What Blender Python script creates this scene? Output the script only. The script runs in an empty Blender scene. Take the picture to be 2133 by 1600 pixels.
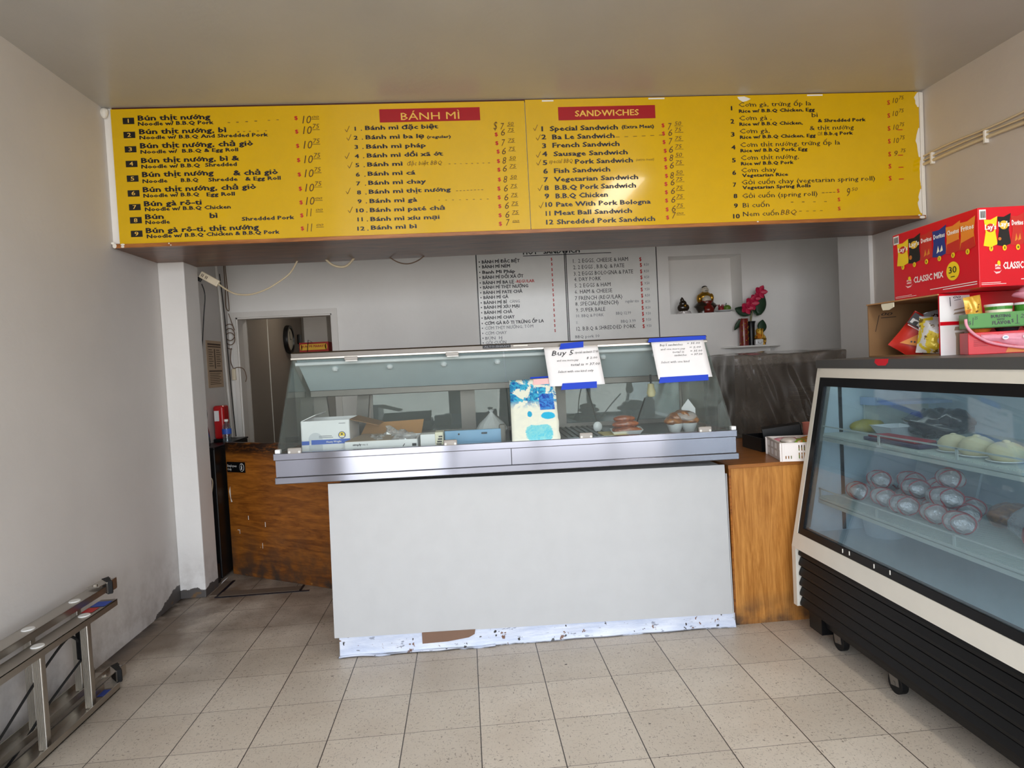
import bpy, bmesh, math, random
from mathutils import Vector, Matrix, noise
random.seed(11)
R = math.radians
scn = bpy.context.scene
COL = scn.collection

# ---------------------------------------------------------------- camera
F_PX = 1314.995
def setup_camera():
    yaw, pitch, roll, h = 0.07436221, -0.03282302, -0.05197330, 1.45980816
    cy, sy, cp, sp = math.cos(yaw), math.sin(yaw), math.cos(pitch), math.sin(pitch)
    f = Vector((sy*cp, cy*cp, sp)); r = Vector((cy, -sy, 0)); u = r.cross(f)
    cr, sr = math.cos(roll), math.sin(roll)
    r2 = cr*r+sr*u; u2 = -sr*r+cr*u
    cam = bpy.data.cameras.new('camera'); cam.sensor_fit = 'HORIZONTAL'; cam.sensor_width = 36
    cam.lens = 36*F_PX/2133; cam.clip_start = 0.02
    o = bpy.data.objects.new('camera', cam); COL.objects.link(o)
    m = Matrix((r2, u2, -f)).transposed().to_4x4(); m.translation = (0, 0, h)
    o.matrix_world = m
    scn.camera = o
setup_camera()

# ---------------------------------------------------------------- exposure, daylight
vs = scn.view_settings
vs.view_transform = 'Standard'; vs.look = 'None'; vs.gamma = 1; vs.use_curve_mapping = False
vs.exposure = 0.03
scn.cycles.use_denoising = True
scn.cycles.max_bounces = 10; scn.cycles.transparent_max_bounces = 24
scn.cycles.diffuse_bounces = 6; scn.cycles.glossy_bounces = 5
scn.cycles.caustics_reflective = False; scn.cycles.caustics_refractive = False
scn.cycles.sample_clamp_indirect = 6
SKY = 6.2           # daylight outside the shop front
LAMP = 16.0          # fluorescent fixture on the ceiling
def setup_world():
    w = bpy.data.worlds.new('daylight'); scn.world = w; w.use_nodes = True
    nt = w.node_tree; nt.nodes.clear()
    out = nt.nodes.new('ShaderNodeOutputWorld'); bg = nt.nodes.new('ShaderNodeBackground')
    tc = nt.nodes.new('ShaderNodeTexCoord'); sx = nt.nodes.new('ShaderNodeSeparateXYZ')
    cr = nt.nodes.new('ShaderNodeValToRGB'); mr = nt.nodes.new('ShaderNodeMapRange')
    mr.inputs[1].default_value = -0.5; mr.inputs[2].default_value = 0.5
    e = cr.color_ramp.elements
    e[0].position = 0.0; e[0].color = (0.72, 0.70, 0.67, 1)
    e[1].position = 1.0; e[1].color = (1.12, 1.28, 1.50, 1)
    a = e.new(0.47); a.color = (0.74, 0.73, 0.71, 1)
    a = e.new(0.53); a.color = (1.38, 1.42, 1.46, 1)
    nt.links.new(tc.outputs['Generated'], sx.inputs[0]); nt.links.new(sx.outputs['Z'], mr.inputs[0])
    nt.links.new(mr.outputs[0], cr.inputs[0]); nt.links.new(cr.outputs[0], bg.inputs[0])
    bg.inputs[1].default_value = SKY
    nt.links.new(bg.outputs[0], out.inputs[0])
setup_world()
def portal():
    l = bpy.data.lights.new('shopfront_portal', 'AREA'); l.shape = 'RECTANGLE'; l.size = 4.7; l.size_y = 2.9
    l.cycles.is_portal = True
    o = bpy.data.objects.new('shopfront_portal', l); COL.objects.link(o)
    o.location = (0.5, -1.58, 1.49); o.rotation_euler = (R(90), 0, 0)
portal()

# ---------------------------------------------------------------- materials
def lin(c):
    if isinstance(c, str):
        c = [int(c[i:i+2], 16)/255 for i in (0, 2, 4)]
        c = [x/12.92 if x <= 0.04045 else ((x+0.055)/1.055)**2.4 for x in c]
    return (c[0], c[1], c[2], 1)
MATS = {}
class NT:
    def __init__(s, name):
        s.m = bpy.data.materials.new(name); s.m.use_nodes = True; s.t = s.m.node_tree
        s.b = s.t.nodes['Principled BSDF']; s.o = s.t.nodes['Material Output']
        MATS[name] = s.m
    def n(s, typ, **kw):
        d = s.t.nodes.new('ShaderNode'+typ)
        for k, v in kw.items():
            setattr(d, k, v)
        return d
    def l(s, a, b): s.t.links.new(a, b)
    def pos(s):
        return s.n('NewGeometry').outputs['Position']
    def obj(s):
        return s.n('TexCoord').outputs['Object']
    def mapping(s, v, scale=(1, 1, 1), rot=(0, 0, 0), loc=(0, 0, 0)):
        d = s.n('Mapping'); d.inputs['Scale'].default_value = scale; d.inputs['Rotation'].default_value = rot; d.inputs['Location'].default_value = loc
        s.l(v, d.inputs[0]); return d.outputs[0]
    def noise(s, v, scale, detail=4, rough=.55, dist=0):
        d = s.n('TexNoise'); d.inputs['Scale'].default_value = scale; d.inputs['Detail'].default_value = detail
        d.inputs['Roughness'].default_value = rough; d.inputs['Distortion'].default_value = dist
        s.l(v, d.inputs['Vector']); return d.outputs['Fac']
    def math(s, op, a, b=None, c=None):
        d = s.n('Math', operation=op)
        for i, x in enumerate((a, b, c)):
            if x is None: continue
            if isinstance(x, (int, float)): d.inputs[i].default_value = x
            else: s.l(x, d.inputs[i])
        return d.outputs[0]
    def rng(s, v, a, b, c=0, d=1):
        m = s.n('MapRange'); m.inputs[1].default_value = a; m.inputs[2].default_value = b; m.inputs[3].default_value = c; m.inputs[4].default_value = d
        s.l(v, m.inputs[0]); return m.outputs[0]
    def mix(s, fac, a, b):
        d = s.n('Mix', data_type='RGBA')
        if isinstance(fac, (int, float)): d.inputs[0].default_value = fac
        else: s.l(fac, d.inputs[0])
        for i, x in ((6, a), (7, b)):
            if isinstance(x, (str, tuple, list)): d.inputs[i].default_value = lin(x)
            else: s.l(x, d.inputs[i])
        return d.outputs[2]
    def sep(s, v):
        d = s.n('SeparateXYZ'); s.l(v, d.inputs[0]); return d.outputs
    def set(s, **kw):
        for k, v in kw.items():
            k = {'rough': 'Roughness', 'metal': 'Metallic', 'col': 'Base Color', 'coat': 'Coat Weight', 'spec': 'Specular IOR Level', 'alpha': 'Alpha', 'aniso': 'Anisotropic', 'trans': 'Transmission Weight', 'sss': 'Subsurface Weight'}[k]
            if isinstance(v, (int, float)): s.b.inputs[k].default_value = v
            elif isinstance(v, (str, tuple)): s.b.inputs[k].default_value = lin(v)
            else: s.l(v, s.b.inputs[k])
    def bump(s, h, strength=.2, dist=.01):
        d = s.n('Bump'); d.inputs['Strength'].default_value = strength; d.inputs['Distance'].default_value = dist
        s.l(h, d.inputs['Height']); s.l(d.outputs[0], s.b.inputs['Normal'])
def mat(name, col, rough=.5, metal=0, var=.06, vs_=9, bump=0, bs=40, **kw):
    if name in MATS: return MATS[name]
    s = NT(name); v = s.obj()
    c = lin(col)
    f = s.noise(v, vs_)
    lo = tuple(x*(1-var) for x in c[:3]); hi = tuple(min(1, x*(1+var)) for x in c[:3])
    s.set(col=s.mix(f, lo, hi), rough=rough, metal=metal, **kw)
    if bump: s.bump(s.noise(v, bs), bump)
    return s.m
T = 0.3048; TX0 = -1.8417; TY0 = 4.345
def m_floor():
    s = NT('vinyl_tile_floor'); p = s.pos(); x, y, z = s.sep(p)
    tx = s.math('DIVIDE', s.math('SUBTRACT', x, TX0), T); ty = s.math('DIVIDE', s.math('SUBTRACT', y, TY0), T)
    fx = s.math('FRACT', tx); fy = s.math('FRACT', ty)
    ex = s.math('MINIMUM', fx, s.math('SUBTRACT', 1, fx)); ey = s.math('MINIMUM', fy, s.math('SUBTRACT', 1, fy))
    lx = s.rng(ex, .0045, .0085, 1, 0); ly = s.math('MULTIPLY', s.rng(ey, .003, .0065, 1, 0), .72)
    line = s.math('MAXIMUM', lx, ly)
    cb = s.n('CombineXYZ'); s.l(s.math('FLOOR', tx), cb.inputs[0]); s.l(s.math('FLOOR', ty), cb.inputs[1])
    wn = s.n('TexWhiteNoise'); s.l(cb.outputs[0], wn.inputs[0])
    base = s.mix(wn.outputs[0], 'c9beaf', 'd4c9ba')
    base = s.mix(s.math('MULTIPLY', s.rng(s.noise(p, 3.2, 5), .4, .72), .45), base, 'b8a998')
    flk = s.rng(s.noise(s.mapping(p, (170, 70, 1)), 1, 2, .5, 1.0), .62, .72)
    flk2 = s.rng(s.noise(s.mapping(p, (62, 150, 1), loc=(5, 3, 0)), 1, 2, .5, .8), .63, .73)
    base = s.mix(s.math('MULTIPLY', s.math('MAXIMUM', flk, flk2), .8), base, '5f544a')
    spk = s.rng(s.noise(s.mapping(p, (16, 22, 1)), 1, 1), .80, .82)
    base = s.mix(spk, base, '2a2522')
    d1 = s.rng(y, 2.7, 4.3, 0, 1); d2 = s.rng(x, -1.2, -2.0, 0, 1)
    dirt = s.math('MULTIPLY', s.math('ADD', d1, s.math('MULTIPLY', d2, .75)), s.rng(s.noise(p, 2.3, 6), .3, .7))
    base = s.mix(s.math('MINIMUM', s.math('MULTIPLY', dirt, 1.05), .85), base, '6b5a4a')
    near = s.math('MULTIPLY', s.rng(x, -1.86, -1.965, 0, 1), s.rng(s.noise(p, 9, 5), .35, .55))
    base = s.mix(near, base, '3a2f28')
    base = s.mix(line, base, '2b241f')
    s.set(col=base, rough=s.rng(s.noise(p, 6), .3, .7, .34, .55)); s.bump(s.math('ADD', s.noise(p, 60), s.math('MULTIPLY', line, -2)), .12, .002)
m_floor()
def m_wall(name, col, dirt=None, patch=None, rough=.55):
    s = NT(name); p = s.pos(); x, y, z = s.sep(p)
    c = lin(col)[:3]
    base = s.mix(s.rng(s.noise(p, 1.7, 5), .3, .7), tuple(q*.95 for q in c), tuple(min(1, q*1.04) for q in c))
    nz = s.noise(p, 7, 6, .65)
    if dirt:
        m = s.math('MULTIPLY', s.rng(z, .02, dirt, 1, 0), s.rng(nz, .42, .66))
        base = s.mix(s.math('MULTIPLY', m, .5), base, '8d8278')
        sc = s.rng(s.noise(s.mapping(p, (3, 3, 9)), 4, 5, .7), .74, .78)
        base = s.mix(s.math('MULTIPLY', sc, .35), base, '8f8a84')
    if patch:  # bare plaster where the paint has broken off low down
        y0, y1, zt = patch
        lim = s.math('MULTIPLY', s.rng(y, y0, y1, -.2, 1), zt)
        lim = s.math('ADD', lim, s.math('MULTIPLY', s.math('SUBTRACT', s.noise(p, 16, 5), .5), .07))
        k = s.rng(s.math('SUBTRACT', lim, z), 0, .003)
        base = s.mix(k, base, s.mix(s.rng(s.noise(p, 12, 4), .60, .72), '55514f', '7a5a34'))
    s.set(col=base, rough=rough); s.bump(s.noise(p, 25, 6), .12, .01)
m_wall('left_wall_paint', 'd2cecb', dirt=.5, patch=(3.9, 4.25, .1))
m_wall('pier_paint', 'e6e4e2', dirt=.35, patch=(3.6, 3.9, .065))
m_wall('right_wall_paint', 'cbc4bd')
m_wall('back_wall_paint', 'f3f1ee')
m_wall('ceiling_paint', 'b7b5b1', rough=.30)
m_wall('hall_paint', '8f857a')
m_wall('door_casing_paint', 'e4e0db', rough=.4)
def m_wood(name, c1, c2, scale, axis='Z', rough=.35, dirt=None, band=None, rings=14.0):
    s = NT(name); p = s.obj(); x, y, z = s.sep(s.pos())
    sc = {'Z': (rings, rings, 1.1), 'X': (1.1, rings, rings), 'Y': (rings, 1.1, rings)}[axis]
    g = s.noise(s.mapping(p, sc), scale, 6, .6, 1.4)
    g2 = s.noise(s.mapping(p, tuple(q*7 for q in sc)), scale, 2, .5)
    f = s.math('ADD', s.math('MULTIPLY', g, .75), s.math('MULTIPLY', g2, .25))
    base = s.mix(s.rng(f, .36, .64), c1, c2)
    if dirt:
        k = s.math('MULTIPLY', s.rng(z, 0, dirt, 1, 0), s.rng(s.noise(s.pos(), 9, 5), .3, .6))
        base = s.mix(k, base, '3d342e')
    if band:
        k = s.math('MULTIPLY', s.rng(z, band[0], band[1], 0, 1), s.rng(s.noise(s.mapping(s.pos(), (4, 4, 12)), 3, 4), .25, .5))
        base = s.mix(k, base, '2a1a10')
        sp = s.rng(s.noise(s.pos(), 11, 3, .4), .73, .76)
        base = s.mix(s.math('MULTIPLY', sp, .7), base, 'c08a45')
    s.set(col=base, rough=rough); s.bump(f, .08, .004)
m_wood('oak_laminate', '9c6225', 'c98d47', 2.2, 'Z', .38, dirt=.17)
m_wood('oak_top', '7d4a1e', 'a5682d', 2.4, 'X', .35)
m_wood('dark_stained_wood', '6f3c12', 'b06b25', 2.0, 'X', .36, dirt=.42, band=(.86, .93), rings=9)
m_wood('trim_wood', '8a4f1f', 'b8763a', 2.4, 'X', .3)
m_wood('soffit_wood', '3f2210', '84502a', 2.2, 'X', .34, rings=8)
def m_steel(name, col, rough, aniso=.6, blot=.05):
    s = NT(name); p = s.obj()
    g = s.noise(s.mapping(p, (.4, 14, 90)), 6, 3)
    s.set(col=col, metal=1, rough=s.rng(g, .3, .7, rough-.008, rough+.008), aniso=aniso)
    tg = s.n('Tangent', direction_type='RADIAL', axis='Z'); s.l(tg.outputs[0], s.b.inputs['Tangent']); s.b.inputs['Anisotropic Rotation'].default_value = .25
m_steel('brushed_steel', '8f919c', .16, .85)
m_steel('canopy_steel', '77726d', .5, .2)
m_steel('dull_steel', '8d8a86', .42, .3)
m_steel('aluminium', 'b9b4ac', .36, .3)
def m_glass(name, tint, gloss=1.0, haze=0.0, hazecol='cfd8da', gr=.015):
    s = NT(name); t = s.t
    tr = s.n('BsdfTransparent'); tr.inputs[0].default_value = lin(tint)
    gl = s.n('BsdfGlossy'); gl.inputs['Roughness'].default_value = gr; gl.inputs[0].default_value = (1, 1, 1, 1)
    g = s.n('NewGeometry'); dt = s.n('VectorMath', operation='DOT_PRODUCT'); s.l(g.outputs['Incoming'], dt.inputs[0]); s.l(g.outputs['Normal'], dt.inputs[1])
    k = s.math('POWER', s.math('SUBTRACT', 1, s.math('ABSOLUTE', dt.outputs['Value'])), 5)
    k = s.math('MINIMUM', s.math('MULTIPLY', s.math('ADD', .04, s.math('MULTIPLY', k, .96)), gloss), 1)
    mx = s.n('MixShader'); s.l(k, mx.inputs[0]); s.l(tr.outputs[0], mx.inputs[1]); s.l(gl.outputs[0], mx.inputs[2])
    sh = mx.outputs[0]
    if haze:
        df = s.n('BsdfDiffuse'); df.inputs[0].default_value = lin(hazecol)
        m2 = s.n('MixShader'); s.l(s.math('MULTIPLY', s.rng(s.noise(s.obj(), 4, 6, .7), .25, .75, .5, 1.4), haze), m2.inputs[0]); s.l(sh, m2.inputs[1]); s.l(df.outputs[0], m2.inputs[2]); sh = m2.outputs[0]
    s.l(sh, s.o.inputs[0])
m_glass('case_glass', 'f8fbfa', .8, .03)
m_glass('side_glass', 'e2ebe7', .8, .04)
m_glass('rear_door_glass', 'c3cccc', 1.5, .12, 'a9b4b4')
m_glass('fridge_glass', 'eaf2f6', 1.2, .09, '93a6b4')
m_glass('clear_wrap', 'f2f2f2', 3.0, .30, 'f0f0f2')
m_glass('clear_bottle', 'dfe8ee', 2.0, .06)
m_glass('cloudy_plastic', '8a857f', 2.4, .42, '6f6861', .16)
m_glass('pink_film', 'ffd0de', 1.0, .68, 'ffbfd2', .2)
def m_emit(name, col, strength):
    s = NT(name); e = s.n('Emission'); e.inputs[0].default_value = lin(col); e.inputs[1].default_value = strength; s.l(e.outputs[0], s.o.inputs[0])
m_emit('fridge_lamp', (.93, 1.0, .94), 5.0)
m_emit('lamp_glow', (1.0, .91, .78), LAMP)
def m_kick():
    s = NT('peeling_white_paint'); p = s.obj()
    n1 = s.noise(p, 14, 6, .7); n2 = s.noise(s.mapping(p, (1, 1, 4)), 5, 5)
    c = s.mix(s.rng(n2, .35, .65), 'bcc6dc', 'd9dfec')
    c = s.mix(s.rng(n1, .625, .64), c, '6a4530'); c = s.mix(s.rng(s.noise(p, 24, 3), .66, .68), c, '1d1a18'); c = s.mix(s.rng(s.noise(s.mapping(p, (1, 1, 3), loc=(3, 1, 7)), 9, 5, .6), .62, .64), c, '8e95a6')
    x, y, z = s.sep(s.pos())
    c = s.mix(s.math('MULTIPLY', s.rng(z, .004, .010, 1, 0), s.rng(n2, .40, .48)), c, '2a211b')
    s.set(col=c, rough=.4); s.bump(s.noise(s.mapping(p, (2, 2, 7)), 6, 5), .5, .01)
m_kick()
def m_poster():
    s = NT('washed_out_print'); p = s.obj(); x, y, z = s.sep(p)
    n1 = s.noise(p, 13, 5, .65, 1.2); n2 = s.noise(p, 36, 5, .7, 1.6)
    c = s.mix(s.rng(n1, .4, .6), 'e6ead9', 'dfe4d6')
    u = s.math('MULTIPLY', s.rng(z, .20, .25), s.rng(n1, .47, .50))          # dark blue upper half
    c = s.mix(u, c, s.mix(s.rng(n2, .4, .56), '0d4f9e', '3fb5d6'))
    r = s.math('MULTIPLY', s.math('MULTIPLY', s.rng(z, .185, .19), s.rng(z, .29, .285)), s.math('MULTIPLY', s.rng(x, .035, .04), s.rng(x, .118, .113)))
    c = s.mix(r, c, s.mix(s.rng(n2, .42, .54), '1c3fa6', '3d8fd8'))
    dx = s.math('SUBTRACT', x, .02); dz = s.math('SUBTRACT', z, .05)
    dd = s.math('ADD', s.math('POWER', s.math('ABSOLUTE', s.math('DIVIDE', dx, .075)), 4), s.math('POWER', s.math('ABSOLUTE', s.math('DIVIDE', dz, .052)), 4))
    b = s.rng(s.math('ADD', dd, s.math('ADD', s.math('MULTIPLY', n2, 1.1), s.math('MULTIPLY', n1, .9))), 1.75, 1.55)
    c = s.mix(b, c, s.mix(s.rng(n2, .35, .6), '58c6dc', '8fd6d8'))
    for (ax, az, rx, rz, col) in ((.075, .152, .042, .024, '2bb4dd'), (-.02, .165, .014, .02, '2aa6cf')):
        d = s.math('ADD', s.math('POWER', s.math('DIVIDE', s.math('SUBTRACT', x, ax), rx), 2), s.math('POWER', s.math('DIVIDE', s.math('SUBTRACT', z, az), rz), 2))
        c = s.mix(s.rng(s.math('ADD', d, s.math('MULTIPLY', n2, .8)), 1.3, 1.1), c, col)
    s.set(col=c, rough=.45)
m_poster()
def m_meat(name, c1, c2, rough):
    s = NT(name); p = s.obj(); n1 = s.noise(p, 22, 5, .65, 1)
    s.set(col=s.mix(s.rng(n1, .36, .66), c1, c2), rough=rough, coat=.6); s.bump(s.noise(p, 55, 4), .4, .004)
m_meat('glazed_sausage', '6d2a12', 'b0602f', .28)
m_meat('roast_meat', '5c2b14', 'b5763a', .3)
def m_foil():
    s = NT('foil_wrap'); p = s.obj()
    v = s.n('TexVoronoi'); v.inputs['Scale'].default_value = 34; s.l(p, v.inputs['Vector'])
    s.set(col='e2dcda', metal=.3, rough=.22); s.bump(s.math('ADD', v.outputs['Distance'], s.noise(p, 50)), .9, .012)
m_foil()
def m_bagprint(name, c1, c2, c3, sc=16):
    s = NT(name); p = s.obj(); n1 = s.noise(p, sc, 3, .5, .6)
    c = s.mix(s.rng(n1, .44, .47), c1, c2); c = s.mix(s.rng(s.noise(p, sc*1.7, 3), .60, .63), c, c3)
    s.set(col=c, rough=.25, metal=.15); s.bump(s.noise(p, 30, 4), .35, .01)
m_bagprint('yellow_bag_print', 'd9c23a', 'cfd0d2', '6d5a2a')
m_bagprint('orange_bag_print', 'e0872a', 'f2c14a', '6b2c1c')
m_bagprint('brown_bag_print', '6b3a22', '9aa0a6', '3a1d12')
m_bagprint('candy_print', '7fae3a', 'd08a2c', 'd9d2b8', 24)
m_bagprint('pink_candy_print', 'd98a9a', 'e7a9b2', 'f2d0d2', 10)
M = {}
def simple():
    D = dict(board_yellow=('deb400', .14), board_white=('f1f1ee', .22), ink=('0d0a18', .4), ink_brown=('5a3a00', .6), ink_grey=('7d7f86', .6), ink_red=('c21a12', .45),
        ink_blue=('15171f', .6), banner_red=('a8121f', .3), letter_gold=('f2c65a', .4), seam=('4a1d12', .6), white_paint=('f0efec', .45), chip_white=('efece4', .7),
        laminate_white=('bdbebf', .36), black_plastic=('0c0c0e', .38), black_rubber=('111112', .6), black_louver=('08080a', .5), fridge_white=('dad6cc', .3),
        liner=('d3e2ea', .35), gasket=('0a0a0d', .45), dark_steel_top=('4b4a49', .42), wire_white=('cfd6cd', .35), carton_red=('d3001c', .36), carton_brown=('b08457', .75),
        carton_inside=('8d6a46', .8), carton_white=('f1f1f3', .4), carton_scuff=('a2917f', .8), bare_board=('7b5f4e', .8), paper=('f1f0f2', .75), tape_blue=('0b3fc8', .55), green_print=('3f8a2a', .4),
        cream=('efe8cf', .5), plate_white=('eef0f2', .25), styro=('f2f4f5', .6), bread=('e6d8ae', .6), band_red=('b3182a', .5), dark_bag=('2b2b30', .22),
        gold=('b98a2e', .25), statue_dark=('2c2116', .25), statue_red=('6f1a12', .25), statue_skin=('c9bfae', .3), leaf=('24402a', .45), petal=('c21f48', .5), stem=('8a8560', .6),
        fruit_red=('8f1522', .45), fruit_green=('5f7f2a', .4), vase_red=('7a1f18', .3), pot_black=('0e0e12', .35), outlet=('e6d9bf', .4), cord_cream=('d9c9a9', .5), cord_black=('121212', .5),
        cord_brown=('6d5440', .6), pipe_white=('d9d5cf', .4), notice_paper=('b79f86', .8), notice_ink=('4a3a30', .8), clock_black=('0e0e10', .35), clock_face=('b9b6a8', .4), sign_red=('a01c14', .5),
        sign_yellow=('e2b530', .5), bottle_label=('2f58b5', .5), red_device=('c0161c', .25), broom_yellow=('c9b52c', .4), blue_band=('2f5fc4', .4), glove_grey=('d5d8de', .5), pan_blue=('7fb0d8', .3),
        canopy_blue=('dbe8ec', .32), deck_dark=('3d3a38', .35), bulb_cream=('e9dca8', .4), pink_cup=('c9796a', .5), basket_white=('efe9e6', .4), yellow_food=('a99a2c', .5),
        tray_blue=('8fa6c6', .4), purple_tray=('4a3a5a', .4), tub_clear=('c4d0d6', .3), chip_orange=('d9862c', .5), orange_tub=('c9752c', .4), knob=('a09a94', .35), sausage_wrap=('d9d0c8', .3),
        lead=('6b6a6a', .4), rope=('141414', .7), label_red=('b5262a', .4), label_blue=('2b4aa6', .4), screw=('d9d9d6', .3), yellow_print=('f2d01c', .4), black_print=('14100f', .4),
        blue_print=('23357f', .4), orange_print=('e2862a', .4), red_print=('c22a20', .4), pink_white=('f4c9c9', .5), trash_grey=('8b8780', .7), cabinet_grey=('9a948c', .5), threshold_wood=('6f6154', .6), pad_yellow=('d9c98a', .6))
    for k, (c, r) in D.items(): M[k] = mat(k, c, r)
simple()
for k in list(MATS): M[k] = MATS[k]
M['gold'].node_tree.nodes['Principled BSDF'].inputs['Metallic'].default_value = .8
for k in ('dark_bag', 'red_device', 'vase_red', 'statue_dark'): M[k].node_tree.nodes['Principled BSDF'].inputs['Coat Weight'].default_value = .5
M['board_yellow'].node_tree.nodes['Principled BSDF'].inputs['Coat Weight'].default_value = .3

for k in ('black_louver', 'gasket', 'black_plastic', 'black_rubber'): M[k].node_tree.nodes['Principled BSDF'].inputs['Specular IOR Level'].default_value = .28
# ---------------------------------------------------------------- mesh builder and object helpers
CUR = [Matrix()]
WM = {}
class MB:
    def __init__(s, *mats):
        s.bm = bmesh.new(); s.M = CUR[-1].copy(); s.mats = list(mats); s.mi = 0
    def use(s, m):
        if m not in s.mats: s.mats.append(m)
        s.mi = s.mats.index(m); return s
    def v(s, p): return s.bm.verts.new(s.M @ Vector(p))
    def _f(s, vs):
        try:
            f = s.bm.faces.new(vs); f.material_index = s.mi; return f
        except ValueError: return None
    def poly(s, pts): s._f([s.v(p) for p in pts]); return s
    def _tag(s, vs):
        for f in {f for v in vs for f in v.link_faces}: f.material_index = s.mi
    def box(s, x0, y0, z0, x1, y1, z1, b=0, m=None, seg=2):
        t = Matrix.Translation(((x0+x1)/2, (y0+y1)/2, (z0+z1)/2)) @ Matrix.Diagonal((abs(x1-x0), abs(y1-y0), abs(z1-z0), 1))
        r = bmesh.ops.create_cube(s.bm, size=1, matrix=s.M @ (m or Matrix()) @ t)
        s._tag(r['verts'])
        if b:
            es = list({e for v in r['verts'] for e in v.link_edges})
            g = bmesh.ops.bevel(s.bm, geom=es, offset=b, segments=seg, affect='EDGES', profile=.5)
            for f in g['faces']: f.material_index = s.mi
        return s
    def cyl(s, p0, p1, r0, r1=None, n=14, cap=True):
        r1 = r0 if r1 is None else r1
        p0 = Vector(p0); p1 = Vector(p1); d = (p1-p0).normalized()
        a = d.orthogonal().normalized(); b = d.cross(a)
        A = []; B = []
        for i in range(n):
            t = 2*math.pi*i/n; q = math.cos(t)*a+math.sin(t)*b
            A.append(s.v(p0+q*r0)); B.append(s.v(p1+q*r1))
        for i in range(n): s._f([A[i], A[(i+1) % n], B[(i+1) % n], B[i]])
        if cap: s._f(A[::-1]); s._f(B)
        return s
    def tube(s, pts, r, n=6, smooth=True):
        P = [Vector(p) for p in pts]
        if smooth and len(P) > 2:
            Q = []
            for i in range(len(P)-1):
                p0 = P[max(i-1, 0)]; p1 = P[i]; p2 = P[i+1]; p3 = P[min(i+2, len(P)-1)]
                for k in range(5):
                    t = k/5
                    Q.append(.5*((2*p1)+(p2-p0)*t+(2*p0-5*p1+4*p2-p3)*t*t+(3*p1-p0-3*p2+p3)*t**3))
            Q.append(P[-1]); P = Q
        rings = []; a = None
        for i, p in enumerate(P):
            d = (P[min(i+1, len(P)-1)]-P[max(i-1, 0)]).normalized()
            a = d.orthogonal().normalized() if a is None else (a-d*a.dot(d)).normalized()
            b = d.cross(a)
            rings.append([s.v(p+(math.cos(2*math.pi*k/n)*a+math.sin(2*math.pi*k/n)*b)*r) for k in range(n)])
        for A, B in zip(rings, rings[1:]):
            for k in range(n): s._f([A[k], A[(k+1) % n], B[(k+1) % n], B[k]])
        s._f(rings[0][::-1]); s._f(rings[-1]); return s
    def ell(s, c, r, m=None, u=16, v=10, jit=0, seed=0):
        t = Matrix.Translation(c) @ (m or Matrix()) @ Matrix.Diagonal((r[0], r[1], r[2], 1))
        g = bmesh.ops.create_uvsphere(s.bm, u_segments=u, v_segments=v, radius=1, matrix=t)
        if jit:
            for q in g['verts']:
                q.co = Vector(c)+(q.co-Vector(c))*(1+jit*noise.noise(q.co*25+Vector((seed, 0, 0))))
        for q in g['verts']: q.co = s.M @ q.co
        s._tag(g['verts']); return s
    def lathe(s, c, prof, n=20, m=None):
        m = m or Matrix(); c = Vector(c); rings = []
        for r, z in prof:
            rings.append([s.v(c+m.to_3x3() @ Vector((r*math.cos(2*math.pi*k/n), r*math.sin(2*math.pi*k/n), z))) for k in range(n)])
        for A, B in zip(rings, rings[1:]):
            for k in range(n): s._f([A[k], A[(k+1) % n], B[(k+1) % n], B[k]])
        if prof[0][0] > 1e-5: s._f(rings[0][::-1])
        if prof[-1][0] > 1e-5: s._f(rings[-1])
        return s
    def prism(s, pts, ax, a, b):
        def mk(u, v, w): return {'x': (w, u, v), 'y': (u, w, v), 'z': (u, v, w)}[ax]
        A = [s.v(mk(u, v, a)) for u, v in pts]; B = [s.v(mk(u, v, b)) for u, v in pts]
        n = len(pts)
        for i in range(n): s._f([A[i], A[(i+1) % n], B[(i+1) % n], B[i]])
        s._f(A[::-1]); s._f(B); return s
    def grid(s, fn, nu, nv):
        V = [[s.v(fn(i/nu, j/nv)) for j in range(nv+1)] for i in range(nu+1)]
        for i in range(nu):
            for j in range(nv): s._f([V[i][j], V[i+1][j], V[i+1][j+1], V[i][j+1]])
        return s
    def mesh(s, name, smooth=False):
        bmesh.ops.recalc_face_normals(s.bm, faces=s.bm.faces)
        me = bpy.data.meshes.new(name); s.bm.to_mesh(me); s.bm.free()
        for m in s.mats: me.materials.append(m)
        if smooth:
            for f in me.polygons: f.use_smooth = True
            if smooth != 'all': me.set_sharp_from_angle(angle=R(38))
        return me
    def build(s, name, parent=None, smooth=False, solid=0, sub=0):
        me = s.mesh(name, smooth); o = bpy.data.objects.new(name, me); COL.objects.link(o)
        if parent is not None:
            me.transform(WM[parent.name].inverted()); o.parent = parent; WM[o.name] = WM[parent.name]
        else:
            xs = [v.co for v in me.vertices]
            lo = [min(c[i] for c in xs) for i in range(3)]; hi = [max(c[i] for c in xs) for i in range(3)]
            b = Vector(((lo[0]+hi[0])/2, (lo[1]+hi[1])/2, lo[2]))
            me.transform(Matrix.Translation(-b)); o.location = b; WM[o.name] = Matrix.Translation(b)
        if solid:
            q = o.modifiers.new('solid', 'SOLIDIFY'); q.thickness = solid; q.offset = 0
        if sub:
            q = o.modifiers.new('sub', 'SUBSURF'); q.levels = sub; q.render_levels = sub
        return o
def tag(o, label, cat, group=None):
    o['label'] = label; o['category'] = cat
    if group: o['group'] = group
    return o
def thing(name, label, cat, loc=(0, 0, 0), rz=0, group=None, m=None):
    o = bpy.data.objects.new(name, None); COL.objects.link(o); o.empty_display_size = .05
    mw = m if m is not None else CUR[-1] @ Matrix.Translation(loc) @ Matrix.Rotation(rz, 4, 'Z')
    o.matrix_basis = mw; WM[o.name] = mw
    return tag(o, label, cat, group)
def struct(o):
    o['kind'] = 'structure'; return o
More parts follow.
